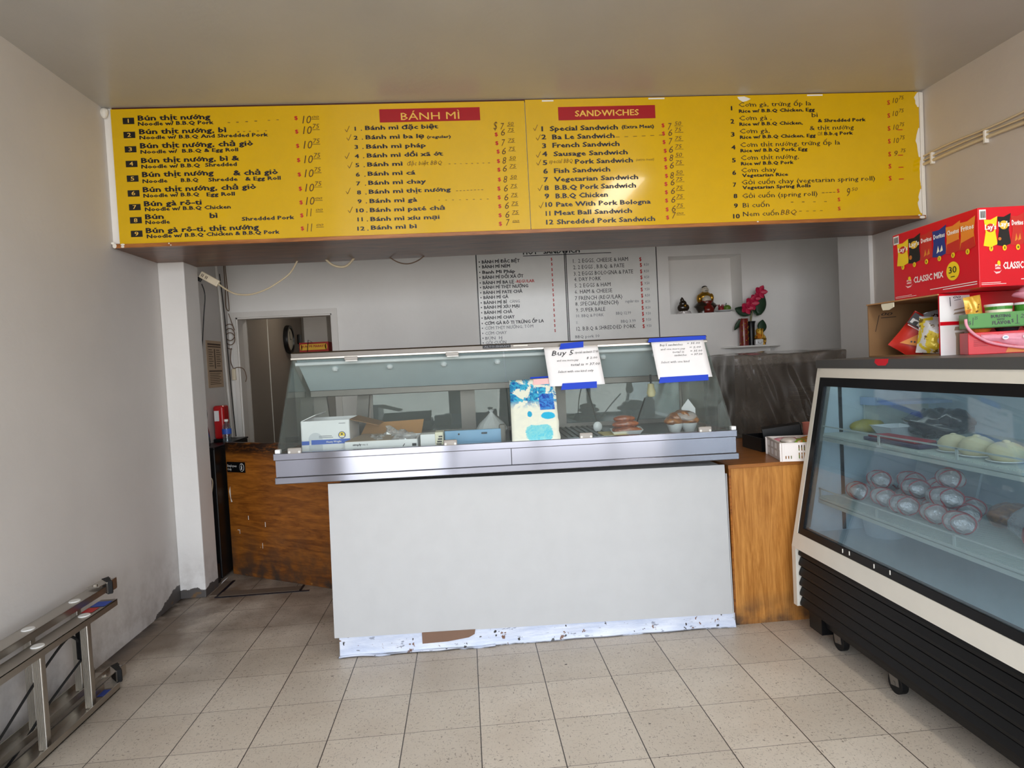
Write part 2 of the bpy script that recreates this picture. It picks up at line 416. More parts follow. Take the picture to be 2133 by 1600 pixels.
def dup(root, loc=None, rz=None, m=None, label=None):
    def rec(o, par):
        c = o.copy(); COL.objects.link(c)
        if par: c.parent = par
        for ch in o.children: rec(ch, c)
        return c
    c = rec(root, None)
    c.matrix_basis = m if m is not None else CUR[-1] @ Matrix.Translation(loc) @ Matrix.Rotation(rz or 0, 4, 'Z')
    WM[c.name] = c.matrix_basis.copy()
    if label: c['label'] = label
    return c
# lettering: built-in font turned into flat mesh on a plane
TXT = {}
def glyphs(body, off, shear):
    k = (body, off, shear)
    if k in TXT: return TXT[k]
    horn = dict(zip('ơớờởợưứừửự', 'oóòỏọuúùủụ'))
    spots = [body[:i+1] for i, ch in enumerate(body) if ch in horn]
    raw = body; body = ''.join(horn.get(ch, ch) for ch in body)
    cu = bpy.data.curves.new('lettering', 'FONT'); cu.body = body; cu.size = 1; cu.offset = off; cu.shear = shear; cu.resolution_u = 1 if len(body) > 2 else 2
    ob = bpy.data.objects.new('lettering', cu); COL.objects.link(ob)
    dg = bpy.context.evaluated_depsgraph_get()
    me = bpy.data.meshes.new_from_object(ob.evaluated_get(dg))
    vs = [v.co.copy() for v in me.vertices]; fs = [tuple(p.vertices) for p in me.polygons]
    bpy.data.objects.remove(ob); bpy.data.curves.remove(cu); bpy.data.meshes.remove(me)
    for pre in spots:
        xr = glyphs(''.join(horn.get(ch, ch) for ch in pre), off, shear)[3]-max(off, 0)-shear*.2
        w = .055+max(off, 0)*1.2; up = pre[-1] in 'ưứừửự'
        pts = [(xr-.075+(.03 if up else 0), .36), (xr+.01+w*.3, .40), (xr+.035+w, .48), (xr+.03+w, .585), (xr+.03, .585), (xr+.02, .505), (xr-.07, .46)]
        b = len(vs); vs += [Vector((px+shear*py, py, 0)) for px, py in pts]; fs.append(tuple(range(b, b+len(pts))))
    x = [v.x for v in vs] or [0, 1]
    TXT[k] = (vs, fs, min(x), max(x)); return TXT[k]
CAP = .69
class Fr:   # a flat printing surface: origin, right and up directions
    def __init__(s, o, u, v, lift=.0012):
        s.o = Vector(o); s.u = Vector(u).normalized(); s.v = Vector(v).normalized(); s.n = s.u.cross(s.v); s.lift = lift
    def p(s, a, b, k=1): return s.o+s.u*a+s.v*b+s.n*s.lift*k
    def text(s, mb, body, x0, x1, z, h, off=.0, shear=0., k=1):
        vs, fs, a, b = glyphs(body, 0, shear); sy = h/CAP; sx = (x1-x0)/max(b-a+2*max(off, 0), 1e-6)
        if len(body) == 1 and sx > 1.5*sy:
            m = (x0+x1)/2; sx = 1.5*sy; x0 = m-sx*(b-a+2*off)/2
        D = ((0, 0), (2*off, 0), (0, off), (2*off, off)) if off > .015 else ((0, 0), (2*off, 0)) if off > 0 else ((0, 0),)
        for i, (d, e) in enumerate(D):      # shifted impressions make the stroke bolder
            V = [mb.v(s.p(x0+(q.x-a+d)*sx, z+(q.y+e)*sy, k+.12*i)) for q in vs]
            for f in fs: mb._f([V[i] for i in f])
    def rect(s, mb, x0, y0, x1, y1, k=1): mb.poly([s.p(x0, y0, k), s.p(x1, y0, k), s.p(x1, y1, k), s.p(x0, y1, k)])
    def poly(s, mb, pts, k=1): mb.poly([s.p(a, b, k) for a, b in pts])
    def disc(s, mb, x, y, rx, ry=None, n=20, k=1):
        ry = ry or rx; mb.poly([s.p(x+rx*math.cos(2*math.pi*i/n), y+ry*math.sin(2*math.pi*i/n), k) for i in range(n)])
    def stroke(s, mb, pts, w, k=1):
        for (a, b), (c, d) in zip(pts, pts[1:]):
            t = Vector((c-a, d-b)); t = t.normalized() if t.length else Vector((1, 0)); q = Vector((-t.y, t.x))*w/2
            mb.poly([s.p(a-q.x, b-q.y, k), s.p(c-q.x, d-q.y, k), s.p(c+q.x, d+q.y, k), s.p(a+q.x, b+q.y, k)])
def lettering(fr, rows, parent, mats, name='lettering', dx=0, dz=0):
    mbs = {}
    def g(key):
        if key not in mbs: mbs[key] = MB(mats[key])
        return mbs[key]
    for st, t, x0, x1, z, h in rows:
        x0 += dx; x1 += dx; z += dz
        if t in ('.', '•'): fr.disc(g('k' if st == 'k' else 'g'), (x0+x1)/2, z+h/2, (x1-x0)/2, h/2, 10)
        elif st == 'k': fr.text(g('k'), t, x0, x1, z, h, .034)
        elif st == 'm': fr.text(g('k'), t, x0, x1, z, h, .006)
        elif st in 'gw': fr.text(g(st), t, x0, x1, z, h, .008, k=2 if st == 'w' else 1)
        elif st == 'Y': fr.text(g('Y'), t, x0, x1, z, h, .018 if t == 'SANDWICHES' else 0, k=2)
        elif st == 'r': fr.text(g('r'), t, x0, x1, z, h, .028)
        elif st in 'hH': fr.text(g('h'), t, x0, x1, z, h, -.006 if st == 'h' else .0, .22)
        elif st in 'udDv': fr.rect(g('r' if st == 'D' else 'k' if (st == 'v' or h > .0045) else 'h'), x0, z, x1, z+max(h, .0022))
        elif st == 't': fr.stroke(g('h'), [(x0, z+h*.45), (x0+.35*(x1-x0), z), (x1, z+h)], .003)
    nm = {'k': name, 'w': 'item_number_lettering', 'Y': 'header_lettering', 'r': 'dollar_sign_lettering', 'h': 'handwritten_lettering', 'g': 'faded_lettering'}
    for key, mb in mbs.items(): mb.build(nm[key], parent)
MENU_A=[
('k','Bún thịt nướng',-1.778,-1.375,2.953,0.028),('k','Bún thịt nướng, bì',-1.776,-1.291,2.876,0.028),
('k','Bún thịt nướng, chả giò',-1.776,-1.145,2.796,0.029),('k','Bún thịt nướng, bì &',-1.776,-1.229,2.713,0.028),
('k','Bún thịt nướng',-1.776,-1.377,2.633,0.029),('k','& chả giò',-1.27,-1.015,2.628,0.029),('k','Bún thịt nướng, chả giò',-1.778,-1.144,2.547,0.029),
('k','Bún gà rô-ti',-1.777,-1.456,2.467,0.029),('k','Bún',-1.776,-1.672,2.393,0.028),('k','bì',-1.417,-1.372,2.388,0.029),
('k','Bún gà rô-ti, thịt nướng',-1.777,-1.143,2.314,0.029),('k','Noodle w/ B.B.Q Pork',-1.779,-1.36,2.924,0.021),
('k','Noodle w/ B.B.Q And Shredded Pork',-1.776,-1.058,2.847,0.02),('k','Noodle w/  B.B.Q & Egg Roll',-1.776,-1.232,2.766,0.02),
('k','Noodle w/ B.B.Q  Shredded',-1.777,-1.245,2.682,0.021),('k','Noodle',-1.776,-1.638,2.599,0.021),('k','B.B.Q',-1.564,-1.465,2.599,0.021),
('k','Shredde',-1.411,-1.246,2.597,0.021),('k','& Egg Roll',-1.204,-1.002,2.596,0.021),('k','Noodle w/ B.B.Q',-1.777,-1.466,2.517,0.021),
('k','Egg Roll',-1.426,-1.267,2.513,0.021),('k','Noodle w/ B.B.Q Chicken',-1.774,-1.295,2.439,0.021),('k','Noodle',-1.776,-1.64,2.365,0.021),
('k','Shredded Pork',-1.238,-0.939,2.366,0.021),('k','Noodle w/ B.B.Q Chicken & B.B.Q Pork',-1.774,-1.028,2.285,0.021),
('w','1',-1.84,-1.82,2.942,0.022),('w','2',-1.841,-1.821,2.863,0.022),('w','3',-1.84,-1.82,2.782,0.022),('w','4',-1.84,-1.82,2.7,0.022),
('w','5',-1.84,-1.819,2.616,0.022),('w','6',-1.84,-1.82,2.533,0.022),('w','7',-1.839,-1.819,2.454,0.022),('w','8',-1.838,-1.818,2.379,0.022),
('w','9',-1.839,-1.818,2.302,0.022),('r','$',-0.904,-0.884,2.938,0.021),('r','$',-0.904,-0.885,2.86,0.021),('r','$',-0.904,-0.885,2.778,0.021),
('r','$',-0.904,-0.884,2.696,0.021),('r','$',-0.905,-0.885,2.613,0.021),('r','$',-0.904,-0.885,2.53,0.022),('r','$',-0.905,-0.885,2.451,0.021),
('r','$',-0.905,-0.886,2.376,0.021),('r','$',-0.906,-0.887,2.3,0.021),('h','10',-0.86,-0.808,2.916,0.044),('h','00',-0.803,-0.764,2.946,0.012),
('u','',-0.805,-0.762,2.938,0.003),('h','10',-0.86,-0.808,2.855,0.045),('h','75',-0.804,-0.764,2.885,0.027),('u','',-0.805,-0.763,2.877,0.003),
('h','10',-0.862,-0.81,2.771,0.045),('h','75',-0.806,-0.766,2.801,0.026),('u','',-0.807,-0.765,2.793,0.003),('h','10',-0.864,-0.812,2.687,0.045),
('h','75',-0.807,-0.768,2.717,0.027),('u','',-0.809,-0.767,2.709,0.003),('h','10',-0.866,-0.813,2.606,0.045),('h','75',-0.809,-0.77,2.636,0.026),
('u','',-0.811,-0.768,2.628,0.003),('h','10',-0.868,-0.815,2.523,0.045),('h','75',-0.811,-0.771,2.553,0.027),('u','',-0.813,-0.77,2.546,0.002),
('h','10',-0.869,-0.817,2.446,0.045),('h','00',-0.812,-0.773,2.476,0.012),('u','',-0.814,-0.771,2.468,0.003),('h','11',-0.87,-0.837,2.379,0.045),
('h','00',-0.813,-0.774,2.409,0.012),('u','',-0.815,-0.772,2.401,0.003),('h','11',-0.872,-0.839,2.291,0.046),('h','00',-0.815,-0.776,2.321,0.012),
('u','',-0.817,-0.774,2.313,0.003),('d','',-1.281,-1.267,2.929,0.003),('d','',-1.233,-1.219,2.93,0.004),('d','',-1.181,-1.167,2.932,0.004),
('d','',-1.13,-1.115,2.934,0.004),('d','',-1.055,-1.041,2.937,0.003),('d','',-1.006,-0.992,2.939,0.003),('d','',-1.23,-1.218,2.875,0.004),
('d','',-1.198,-1.186,2.876,0.003),('d','',-1.165,-1.154,2.876,0.004),('d','',-1.12,-1.109,2.877,0.003),('d','',-1.075,-1.063,2.878,0.003),
('Y','BÁNH MÌ',-0.29,0.054,2.922,0.042),('k','1',-0.568,-0.549,2.867,0.022),('k','2',-0.573,-0.544,2.815,0.022),('k','3',-0.572,-0.545,2.761,0.022),
('k','4',-0.575,-0.542,2.708,0.022),('k','5',-0.573,-0.545,2.656,0.022),('k','6',-0.574,-0.545,2.601,0.022),('k','7',-0.572,-0.548,2.549,0.022),
('k','8',-0.573,-0.544,2.497,0.022),('k','9',-0.572,-0.544,2.445,0.022),('k','10',-0.582,-0.536,2.392,0.022),('k','11',-0.577,-0.546,2.34,0.022),
('k','12',-0.581,-0.538,2.286,0.022),('k','.',-0.527,-0.52,2.866,0.006),('k','.',-0.524,-0.517,2.814,0.006),('k','.',-0.524,-0.517,2.76,0.006),
('k','.',-0.523,-0.516,2.706,0.006),('k','.',-0.523,-0.516,2.654,0.006),('k','.',-0.522,-0.515,2.599,0.006),('k','.',-0.522,-0.515,2.547,0.006),
('k','.',-0.522,-0.515,2.495,0.006),('k','.',-0.523,-0.516,2.443,0.006),('k','.',-0.523,-0.516,2.39,0.006),('k','.',-0.523,-0.516,2.338,0.006),
('k','.',-0.523,-0.516,2.284,0.006),('k','Bánh mì đặc biệt',-0.502,-0.075,2.869,0.024),('k','Bánh mì ba lẹ',-0.502,-0.16,2.815,0.024),
('k','Bánh mì pháp',-0.502,-0.152,2.761,0.024),('k','Bánh mì dồi xã ớt',-0.501,-0.055,2.709,0.024),('k','Bánh mì',-0.502,-0.295,2.657,0.024),
('k','Bánh mì cá',-0.502,-0.223,2.603,0.024),('k','Bánh mì chay',-0.502,-0.164,2.55,0.024),('k','Bánh mì thịt nướng',-0.502,-0.02,2.498,0.024),
('k','Bánh mì gà',-0.501,-0.221,2.444,0.024),('k','Bánh mì paté chả',-0.502,-0.062,2.391,0.024),('k','Bánh mì xíu mại',-0.502,-0.096,2.338,0.024),
('k','Bánh mì bì',-0.502,-0.233,2.288,0.024),('k','(regular)',-0.145,-0.003,2.812,0.016),('h','đặc biệt BBQ',-0.269,-0.063,2.657,0.024),
('r','$',0.257,0.276,2.815,0.021),('r','$',0.258,0.277,2.764,0.021),('r','$',0.263,0.282,2.714,0.021),('r','$',0.262,0.281,2.658,0.021),
('r','$',0.262,0.281,2.607,0.021),('r','$',0.262,0.281,2.549,0.021),('r','$',0.256,0.275,2.495,0.022),('r','$',0.255,0.274,2.443,0.021),
('r','$',0.256,0.275,2.391,0.021),('r','$',0.255,0.274,2.337,0.021),('r','$',0.254,0.273,2.286,0.022),('h','$',0.252,0.276,2.855,0.046),
('h','7',0.294,0.317,2.854,0.038),('h','50',0.335,0.373,2.875,0.021),('u','',0.333,0.376,2.87,0.003),('h','6',0.295,0.319,2.818,0.039),
('h','75',0.336,0.374,2.84,0.021),('u','',0.334,0.377,2.835,0.002),('h','7',0.295,0.318,2.757,0.039),('h','75',0.335,0.374,2.778,0.021),
('u','',0.333,0.377,2.774,0.002),('h','6',0.295,0.319,2.707,0.039),('h','75',0.336,0.374,2.728,0.022),('u','',0.334,0.377,2.724,0.002),
('h','8',0.295,0.319,2.652,0.038),('h','50',0.336,0.375,2.673,0.021),('u','',0.334,0.377,2.668,0.002),('h','6',0.295,0.319,2.605,0.038),
('h','75',0.336,0.375,2.626,0.021),('u','',0.334,0.378,2.621,0.002),('h','8',0.295,0.319,2.54,0.039),('h','50',0.336,0.375,2.561,0.021),
('u','',0.334,0.378,2.557,0.002),('h','6',0.295,0.319,2.487,0.039),('h','75',0.336,0.375,2.508,0.021),('u','',0.334,0.378,2.504,0.002),
('h','6',0.295,0.319,2.434,0.039),('h','75',0.336,0.375,2.455,0.021),('u','',0.334,0.378,2.451,0.002),('h','6',0.296,0.32,2.384,0.039),
('h','75',0.337,0.376,2.405,0.021),('u','',0.335,0.378,2.4,0.003),('h','6',0.296,0.32,2.331,0.039),('h','75',0.337,0.376,2.352,0.021),
('u','',0.335,0.379,2.347,0.003),('h','7',0.297,0.32,2.284,0.039),('h','00',0.338,0.376,2.305,0.01),('u','',0.336,0.379,2.3,0.003),
('t','',-0.618,-0.591,2.861,0.035),('t','',-0.611,-0.584,2.812,0.035),('t','',-0.628,-0.6,2.706,0.035),('t','',-0.615,-0.587,2.651,0.035),
('t','',-0.634,-0.607,2.502,0.034),('t','',-0.629,-0.601,2.392,0.034),('d','',-0.025,-0.015,2.658,0.003),('d','',0.008,0.019,2.658,0.003),
('d','',0.042,0.052,2.658,0.002),('d','',0.075,0.086,2.657,0.003),('d','',0.109,0.119,2.657,0.003),('d','',0.142,0.153,2.657,0.003),
('d','',0.176,0.186,2.657,0.003),('d','',0.209,0.22,2.657,0.003),('d','',0.01,0.021,2.499,0.003),('d','',0.032,0.042,2.499,0.003),
('d','',0.053,0.063,2.499,0.003),('d','',0.074,0.085,2.5,0.003),('d','',0.096,0.106,2.5,0.003),('d','',0.117,0.128,2.5,0.003),
('d','',0.139,0.149,2.5,0.003),('d','',0.16,0.171,2.5,0.003),('d','',-0.098,-0.088,2.447,0.003),('d','',-0.057,-0.047,2.446,0.003),
('d','',-0.016,-0.006,2.446,0.003),('d','',0.025,0.036,2.446,0.002),('d','',0.066,0.077,2.445,0.003),('d','',0.107,0.118,2.445,0.003),
('d','',0.149,0.159,2.444,0.003),('d','',0.19,0.201,2.444,0.003),
]
MENU_B=[
('Y','SANDWICHES',0.746,1.137,2.919,0.035),('k','1',0.535,0.552,2.837,0.028),('k','2',0.536,0.565,2.789,0.027),('k','3',0.536,0.564,2.737,0.027),
('k','4',0.536,0.567,2.688,0.028),('k','5',0.537,0.564,2.637,0.027),('k','6',0.537,0.565,2.586,0.028),('k','7',0.537,0.564,2.536,0.027),
('k','8',0.538,0.566,2.486,0.027),('k','9',0.538,0.566,2.437,0.028),('k','10',0.54,0.583,2.387,0.027),('k','11',0.539,0.568,2.334,0.027),
('k','12',0.539,0.583,2.282,0.027),('k','Special Sandwich',0.589,1.005,2.837,0.028),('k','Ba Le Sandwich',0.601,0.982,2.787,0.028),
('k','French Sandwich',0.6,1.01,2.738,0.028),('k','Sausage Sandwich',0.604,1.058,2.687,0.027),('k','Pork Sandwich',0.732,1.088,2.638,0.027),
('k','Fish Sandwich',0.602,0.946,2.587,0.027),('k','Vegetarian Sandwich',0.6,1.116,2.536,0.027),('k','B.B.Q Pork Sandwich',0.603,1.1,2.486,0.028),
('k','B.B.Q Chicken',0.604,0.924,2.436,0.028),('k','Pate With Pork Bologna',0.605,1.187,2.386,0.027),
('k','Meat Ball Sandwich',0.592,1.068,2.335,0.027),('k','Shredded Pork Sandwich',0.604,1.209,2.281,0.028),('k','(Extra Meat)',1.027,1.228,2.841,0.02),
('h','special BBQ',0.575,0.72,2.646,0.024),('H','(extra meat)',1.107,1.219,2.646,0.015),('r','$',1.274,1.293,2.844,0.022),
('r','$',1.275,1.294,2.795,0.022),('r','$',1.276,1.295,2.744,0.022),('r','$',1.281,1.3,2.691,0.022),('r','$',1.28,1.299,2.64,0.022),
('r','$',1.281,1.3,2.592,0.022),('r','$',1.282,1.301,2.54,0.022),('r','$',1.276,1.296,2.491,0.022),('r','$',1.277,1.296,2.441,0.022),
('r','$',1.276,1.295,2.391,0.022),('r','$',1.277,1.296,2.337,0.022),('r','$',1.277,1.297,2.288,0.022),('h','7',1.313,1.338,2.828,0.04),
('h','50',1.355,1.397,2.853,0.023),('u','',1.354,1.408,2.847,0.002),('h','6',1.314,1.339,2.791,0.039),('h','75',1.355,1.397,2.816,0.023),
('u','',1.354,1.408,2.809,0.003),('h','7',1.314,1.339,2.739,0.039),('h','75',1.354,1.396,2.764,0.023),('u','',1.352,1.406,2.757,0.003),
('h','6',1.314,1.339,2.689,0.04),('h','75',1.353,1.395,2.714,0.024),('u','',1.351,1.405,2.708,0.002),('h','8',1.314,1.339,2.639,0.039),
('h','50',1.352,1.394,2.664,0.023),('u','',1.35,1.404,2.658,0.002),('h','6',1.315,1.34,2.594,0.039),('h','75',1.351,1.393,2.619,0.023),
('u','',1.35,1.404,2.612,0.003),('h','8',1.314,1.339,2.533,0.039),('h','50',1.35,1.392,2.558,0.023),('u','',1.348,1.402,2.551,0.003),
('h','6',1.315,1.34,2.492,0.039),('h','75',1.349,1.391,2.517,0.023),('u','',1.347,1.402,2.511,0.002),('h','6',1.315,1.34,2.44,0.039),
('h','75',1.348,1.39,2.465,0.023),('u','',1.346,1.4,2.458,0.003),('h','6',1.315,1.34,2.387,0.04),('h','75',1.347,1.389,2.412,0.024),
('u','',1.345,1.399,2.406,0.002),('h','6',1.315,1.34,2.332,0.039),('h','75',1.345,1.388,2.357,0.023),('u','',1.344,1.398,2.351,0.002),
('h','7',1.315,1.341,2.291,0.039),('h','00',1.345,1.387,2.316,0.011),('u','',1.343,1.398,2.31,0.002),('t','',0.49,0.517,2.842,0.035),
('t','',0.504,0.532,2.785,0.034),('t','',0.499,0.527,2.683,0.034),('t','',0.499,0.527,2.637,0.034),('t','',0.5,0.528,2.485,0.035),
('t','',0.501,0.529,2.382,0.035),('d','',0.988,1.012,2.79,0.003),('d','',1.042,1.065,2.791,0.003),('d','',1.095,1.119,2.792,0.003),
('d','',1.149,1.172,2.793,0.003),('d','',1.202,1.226,2.794,0.003),('d','',1.256,1.28,2.795,0.003),('k','1',1.706,1.727,2.935,0.025),
('k','2',1.706,1.73,2.855,0.026),('k','3',1.705,1.73,2.777,0.025),('k','4',1.705,1.732,2.698,0.025),('k','5',1.706,1.73,2.62,0.025),
('k','6',1.705,1.729,2.544,0.025),('k','7',1.706,1.727,2.471,0.025),('k','8',1.707,1.731,2.402,0.025),('k','9',1.707,1.732,2.343,0.025),
('k','10',1.699,1.742,2.278,0.026),('m','Cơm gà, trứng ốp la',1.762,2.225,2.955,0.027),('m','Cơm gà ,',1.762,1.968,2.873,0.028),
('m','bì',2.225,2.264,2.883,0.027),('m','Cơm gà,',1.762,1.953,2.794,0.028),('m','& thịt nướng',2.208,2.496,2.803,0.027),
('m','Cơm thịt nướng, trứng ốp la',1.762,2.403,2.711,0.028),('m','Cơm thịt nướng,',1.762,2.134,2.632,0.028),('m','Cơm chay',1.762,1.987,2.557,0.027),
('m','Gỏi cuốn chay (vegetarian spring roll)',1.762,2.623,2.483,0.028),('m','Gỏi cuốn (spring roll)',1.762,2.245,2.4,0.028),
('m','Bì cuốn',1.763,1.933,2.343,0.028),('m','Nem cuốn',1.762,1.991,2.289,0.028),('k','Rice w/ B.B.Q Chicken, Egg',1.762,2.247,2.919,0.02),
('k','Rice w/ B.B.Q Chicken,',1.762,2.167,2.84,0.02),('k','& Shredded Pork',2.263,2.574,2.85,0.02),
('k','Rice w/ B.B.Q Chicken, Egg',1.762,2.247,2.761,0.02),('k','B.b.q Pork',2.302,2.488,2.77,0.02),
('k','Rice w/ B.B.Q Pork, Egg',1.762,2.191,2.679,0.02),('k','Rice w/ B.B.Q Pork',1.762,2.098,2.6,0.02),('k','Vegetarian Rice',1.766,2.06,2.528,0.02),
('k','Vegetarian Spring Rolls',1.765,2.204,2.454,0.02),('h','OR',2.26,2.29,2.769,0.023),('h','BBQ',2.002,2.108,2.29,0.031),
('r','S',2.718,2.736,2.948,0.026),('r','S',2.717,2.735,2.868,0.026),('r','S',2.716,2.734,2.788,0.027),('r','S',2.715,2.733,2.709,0.027),
('r','S',2.715,2.733,2.629,0.027),('r','S',2.714,2.732,2.554,0.027),('r','S',2.713,2.731,2.479,0.027),('r','S',2.371,2.388,2.415,0.022),
('r','S',2.374,2.391,2.361,0.022),('r','S',2.373,2.391,2.305,0.022),('h','10',2.754,2.789,2.958,0.032),('h','75',2.795,2.828,2.979,0.023),
('h','10',2.751,2.787,2.877,0.032),('h','75',2.793,2.826,2.899,0.023),('h','10',2.752,2.788,2.793,0.032),('h','75',2.794,2.827,2.814,0.023),
('h','10',2.752,2.788,2.711,0.032),('h','75',2.794,2.827,2.732,0.024),('h','9',2.755,2.777,2.631,0.032),('h','75',2.797,2.83,2.652,0.023),
('h','9',2.436,2.458,2.391,0.051),('h','50',2.466,2.506,2.423,0.02),('D','',2.78,2.813,2.789,0.005),('D','',2.778,2.811,2.632,0.005),
('D','',2.779,2.812,2.557,0.005),('D','',2.779,2.812,2.484,0.005),('d','',2.273,2.29,2.415,0.004),('d','',2.297,2.314,2.416,0.003),
('d','',2.32,2.337,2.416,0.004),('d','',2.344,2.361,2.417,0.003),('d','',2.071,2.087,2.364,0.004),('d','',2.142,2.159,2.363,0.004),
('d','',2.214,2.231,2.362,0.003),('d','',2.286,2.303,2.361,0.003),('d','',2.122,2.139,2.307,0.003),('d','',2.167,2.184,2.306,0.003),
('d','',2.212,2.229,2.306,0.003),('d','',2.258,2.274,2.306,0.003),
]
MENU_C=[
('k','BÁNH MÌ ĐẶC BIỆT',0.203,0.535,2.337,0.027),('k','•',0.176,0.187,2.346,0.012),('r','$',0.808,0.821,2.34,0.024),
('k','BÁNH MÌ NEM',0.203,0.447,2.295,0.027),('k','•',0.176,0.187,2.304,0.012),('r','$',0.808,0.821,2.298,0.023),
('k','Banh Mì Pháp',0.203,0.49,2.248,0.027),('k','•',0.176,0.186,2.256,0.013),('r','$',0.808,0.821,2.25,0.023),
('k','BÁNH MÌ DỒI XÃ ỚT',0.202,0.56,2.203,0.027),('k','•',0.175,0.186,2.211,0.013),('r','$',0.808,0.821,2.205,0.023),
('k','BÁNH MÌ BA LẸ',0.202,0.476,2.156,0.027),('k','•',0.175,0.186,2.165,0.012),('r','$',0.808,0.821,2.158,0.023),
('k','BÁNH MÌ THỊT NƯỚNG',0.202,0.597,2.116,0.027),('k','•',0.175,0.186,2.124,0.013),('r','$',0.808,0.821,2.117,0.024),
('k','BÁNH MÌ PATE CHẢ',0.202,0.544,2.071,0.027),('k','•',0.175,0.185,2.079,0.013),('r','$',0.808,0.821,2.072,0.023),
('k','BÁNH MÌ GÀ',0.201,0.419,2.029,0.027),('k','•',0.175,0.185,2.037,0.013),('r','$',0.808,0.821,2.029,0.024),
('k','BÁNH MÌ BÌ',0.201,0.403,1.984,0.027),('k','•',0.174,0.185,1.992,0.013),('r','$',0.808,0.821,1.984,0.023),
('k','BÁNH MÌ XÍU MẠI',0.201,0.512,1.943,0.027),('k','•',0.174,0.185,1.951,0.013),('r','$',0.808,0.821,1.942,0.024),
('k','BÁNH MÌ CHẢ',0.201,0.446,1.898,0.027),('k','•',0.174,0.185,1.906,0.013),('r','$',0.808,0.821,1.897,0.023),
('k','BÁNH MÌ CHAY',0.2,0.465,1.851,0.027),('k','•',0.174,0.185,1.859,0.013),('r','$',0.808,0.821,1.85,0.023),
('k','CƠM GÀ RÔ TI TRỨNG ỐP LA',0.2,0.72,1.804,0.027),('k','•',0.173,0.184,1.812,0.013),('r','$',0.808,0.821,1.803,0.023),
('g','CƠM THỊT NƯỚNG, TÔM',0.2,0.624,1.763,0.027),('g','•',0.173,0.184,1.771,0.013),('r','$',0.808,0.821,1.761,0.023),
('g','CƠM CHAY',0.199,0.389,1.718,0.027),('g','•',0.173,0.184,1.727,0.012),('r','$',0.809,0.821,1.716,0.024),('g','BÚN  H',0.199,0.346,1.675,0.027),
('g','•',0.173,0.184,1.684,0.012),('g','GỎI CUỐN',0.199,0.38,1.634,0.028),('g','•',0.173,0.184,1.643,0.013),('r','-REGULAR',0.487,0.655,2.158,0.025),
('m','1.  2 EGGS, CHEESE & HAM',1.003,1.495,2.311,0.034),('m','2. 2 EGGS , B.B.Q. & PATE',1.004,1.46,2.256,0.034),
('m','3. 2 EGGS BOLOGNA & PATE',1.005,1.536,2.199,0.035),('m','4. DRY PORK',1.006,1.246,2.15,0.034),('m','5. 2 EGGS & HAM',1.008,1.329,2.095,0.034),
('m','6. HAM & CHEESE',1.007,1.341,2.041,0.034),('m','7 FRENCH (REGULAR)',1.005,1.428,1.984,0.035),('m','8. SPECIAL(FRENCH)',1.006,1.392,1.934,0.035),
('m','9. SUPER BALE',1.009,1.27,1.88,0.034),('m','12. B.B.Q & SHREDDED PORK',1.005,1.536,1.716,0.034),('g','10. BBQ & PORK',1.009,1.254,1.833,0.026),
('g','11.',1.006,1.024,1.775,0.025),('g','BBQ pork 10',0.992,1.208,1.65,0.025),('g','BBQ 12.99',1.366,1.501,1.84,0.026),
('g','regular size',1.455,1.576,1.943,0.026),('g','BBQ 3.99',1.407,1.54,1.767,0.026),('g','CÀNG',0.426,0.517,1.987,0.025),
('r','$',1.597,1.616,2.305,0.032),('r','$',1.6,1.618,2.254,0.033),('g','8.50',1.636,1.68,2.26,0.024),('r','$',1.599,1.618,2.197,0.033),
('g','8.50',1.635,1.679,2.203,0.023),('r','$',1.599,1.618,2.145,0.032),('g','8.50',1.635,1.679,2.15,0.024),('r','$',1.599,1.617,2.09,0.033),
('g','9.50',1.635,1.679,2.096,0.023),('r','$',1.597,1.616,2.037,0.033),('g','9.50',1.633,1.677,2.043,0.023),('r','$',1.598,1.617,1.983,0.033),
('g','8.50',1.634,1.678,1.989,0.023),('r','$',1.599,1.617,1.928,0.033),('g','8.50',1.635,1.679,1.934,0.023),('r','$',1.598,1.617,1.875,0.033),
('g','8.50',1.634,1.678,1.88,0.024),('r','$',1.599,1.617,1.822,0.033),('g','9.50',1.634,1.679,1.828,0.024),('r','$',1.599,1.618,1.767,0.033),
('g','9.50',1.635,1.679,1.773,0.024),('r','$',1.6,1.619,1.712,0.033),('g','9.50',1.636,1.68,1.718,0.024),('v','',0.151,0.16,1.55,0.95),
('v','',0.925,0.933,1.55,0.92),('v','',0.938,0.946,1.55,0.92),('v','',1.747,1.755,1.55,0.956),('k','HOT   SANDWICH',0.566,1.069,2.4,0.036),
('u','',0.565,1.347,2.386,0.006),
]
NUMBER_BOXES=[(-1.861, 2.935, -1.798, 2.971), (-1.862, 2.856, -1.798, 2.892), (-1.861, 2.775, -1.797, 2.81), (-1.861, 2.692, -1.797, 2.728), (-1.861, 2.609, -1.797, 2.645), (-1.862, 2.525, -1.797, 2.561), (-1.86, 2.447, -1.796, 2.482), (-1.86, 2.372, -1.795, 2.408), (-1.86, 2.295, -1.796, 2.331)]
BANNER_A=[-0.414, 2.911, 0.176, 2.988]
BANNER_B=[0.645, 2.899, 1.239, 2.978]
# ---------------------------------------------------------------- the shop: walls, floor, ceiling
XL, XR, H, YB, YW, YF = -1.97, 2.955, 3.03, 3.805, 5.53, -1.6
def S(name, mb, **kw): return struct(mb.build(name, **kw))
def bx(m, *a, b=0): return MB(M[m]).box(*a, b=b)
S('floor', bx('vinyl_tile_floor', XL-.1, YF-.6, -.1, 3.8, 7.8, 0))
S('ceiling', bx('ceiling_paint', XL-.1, YF-.1, H, 3.8, 5.65, H+.1))
S('wall_left', bx('left_wall_paint', XL-.1, YF-.1, 0, XL, YW+.1, H))
S('wall_right', bx('right_wall_paint', XR, YF-.1, 0, XR+.1, 4.33, H))
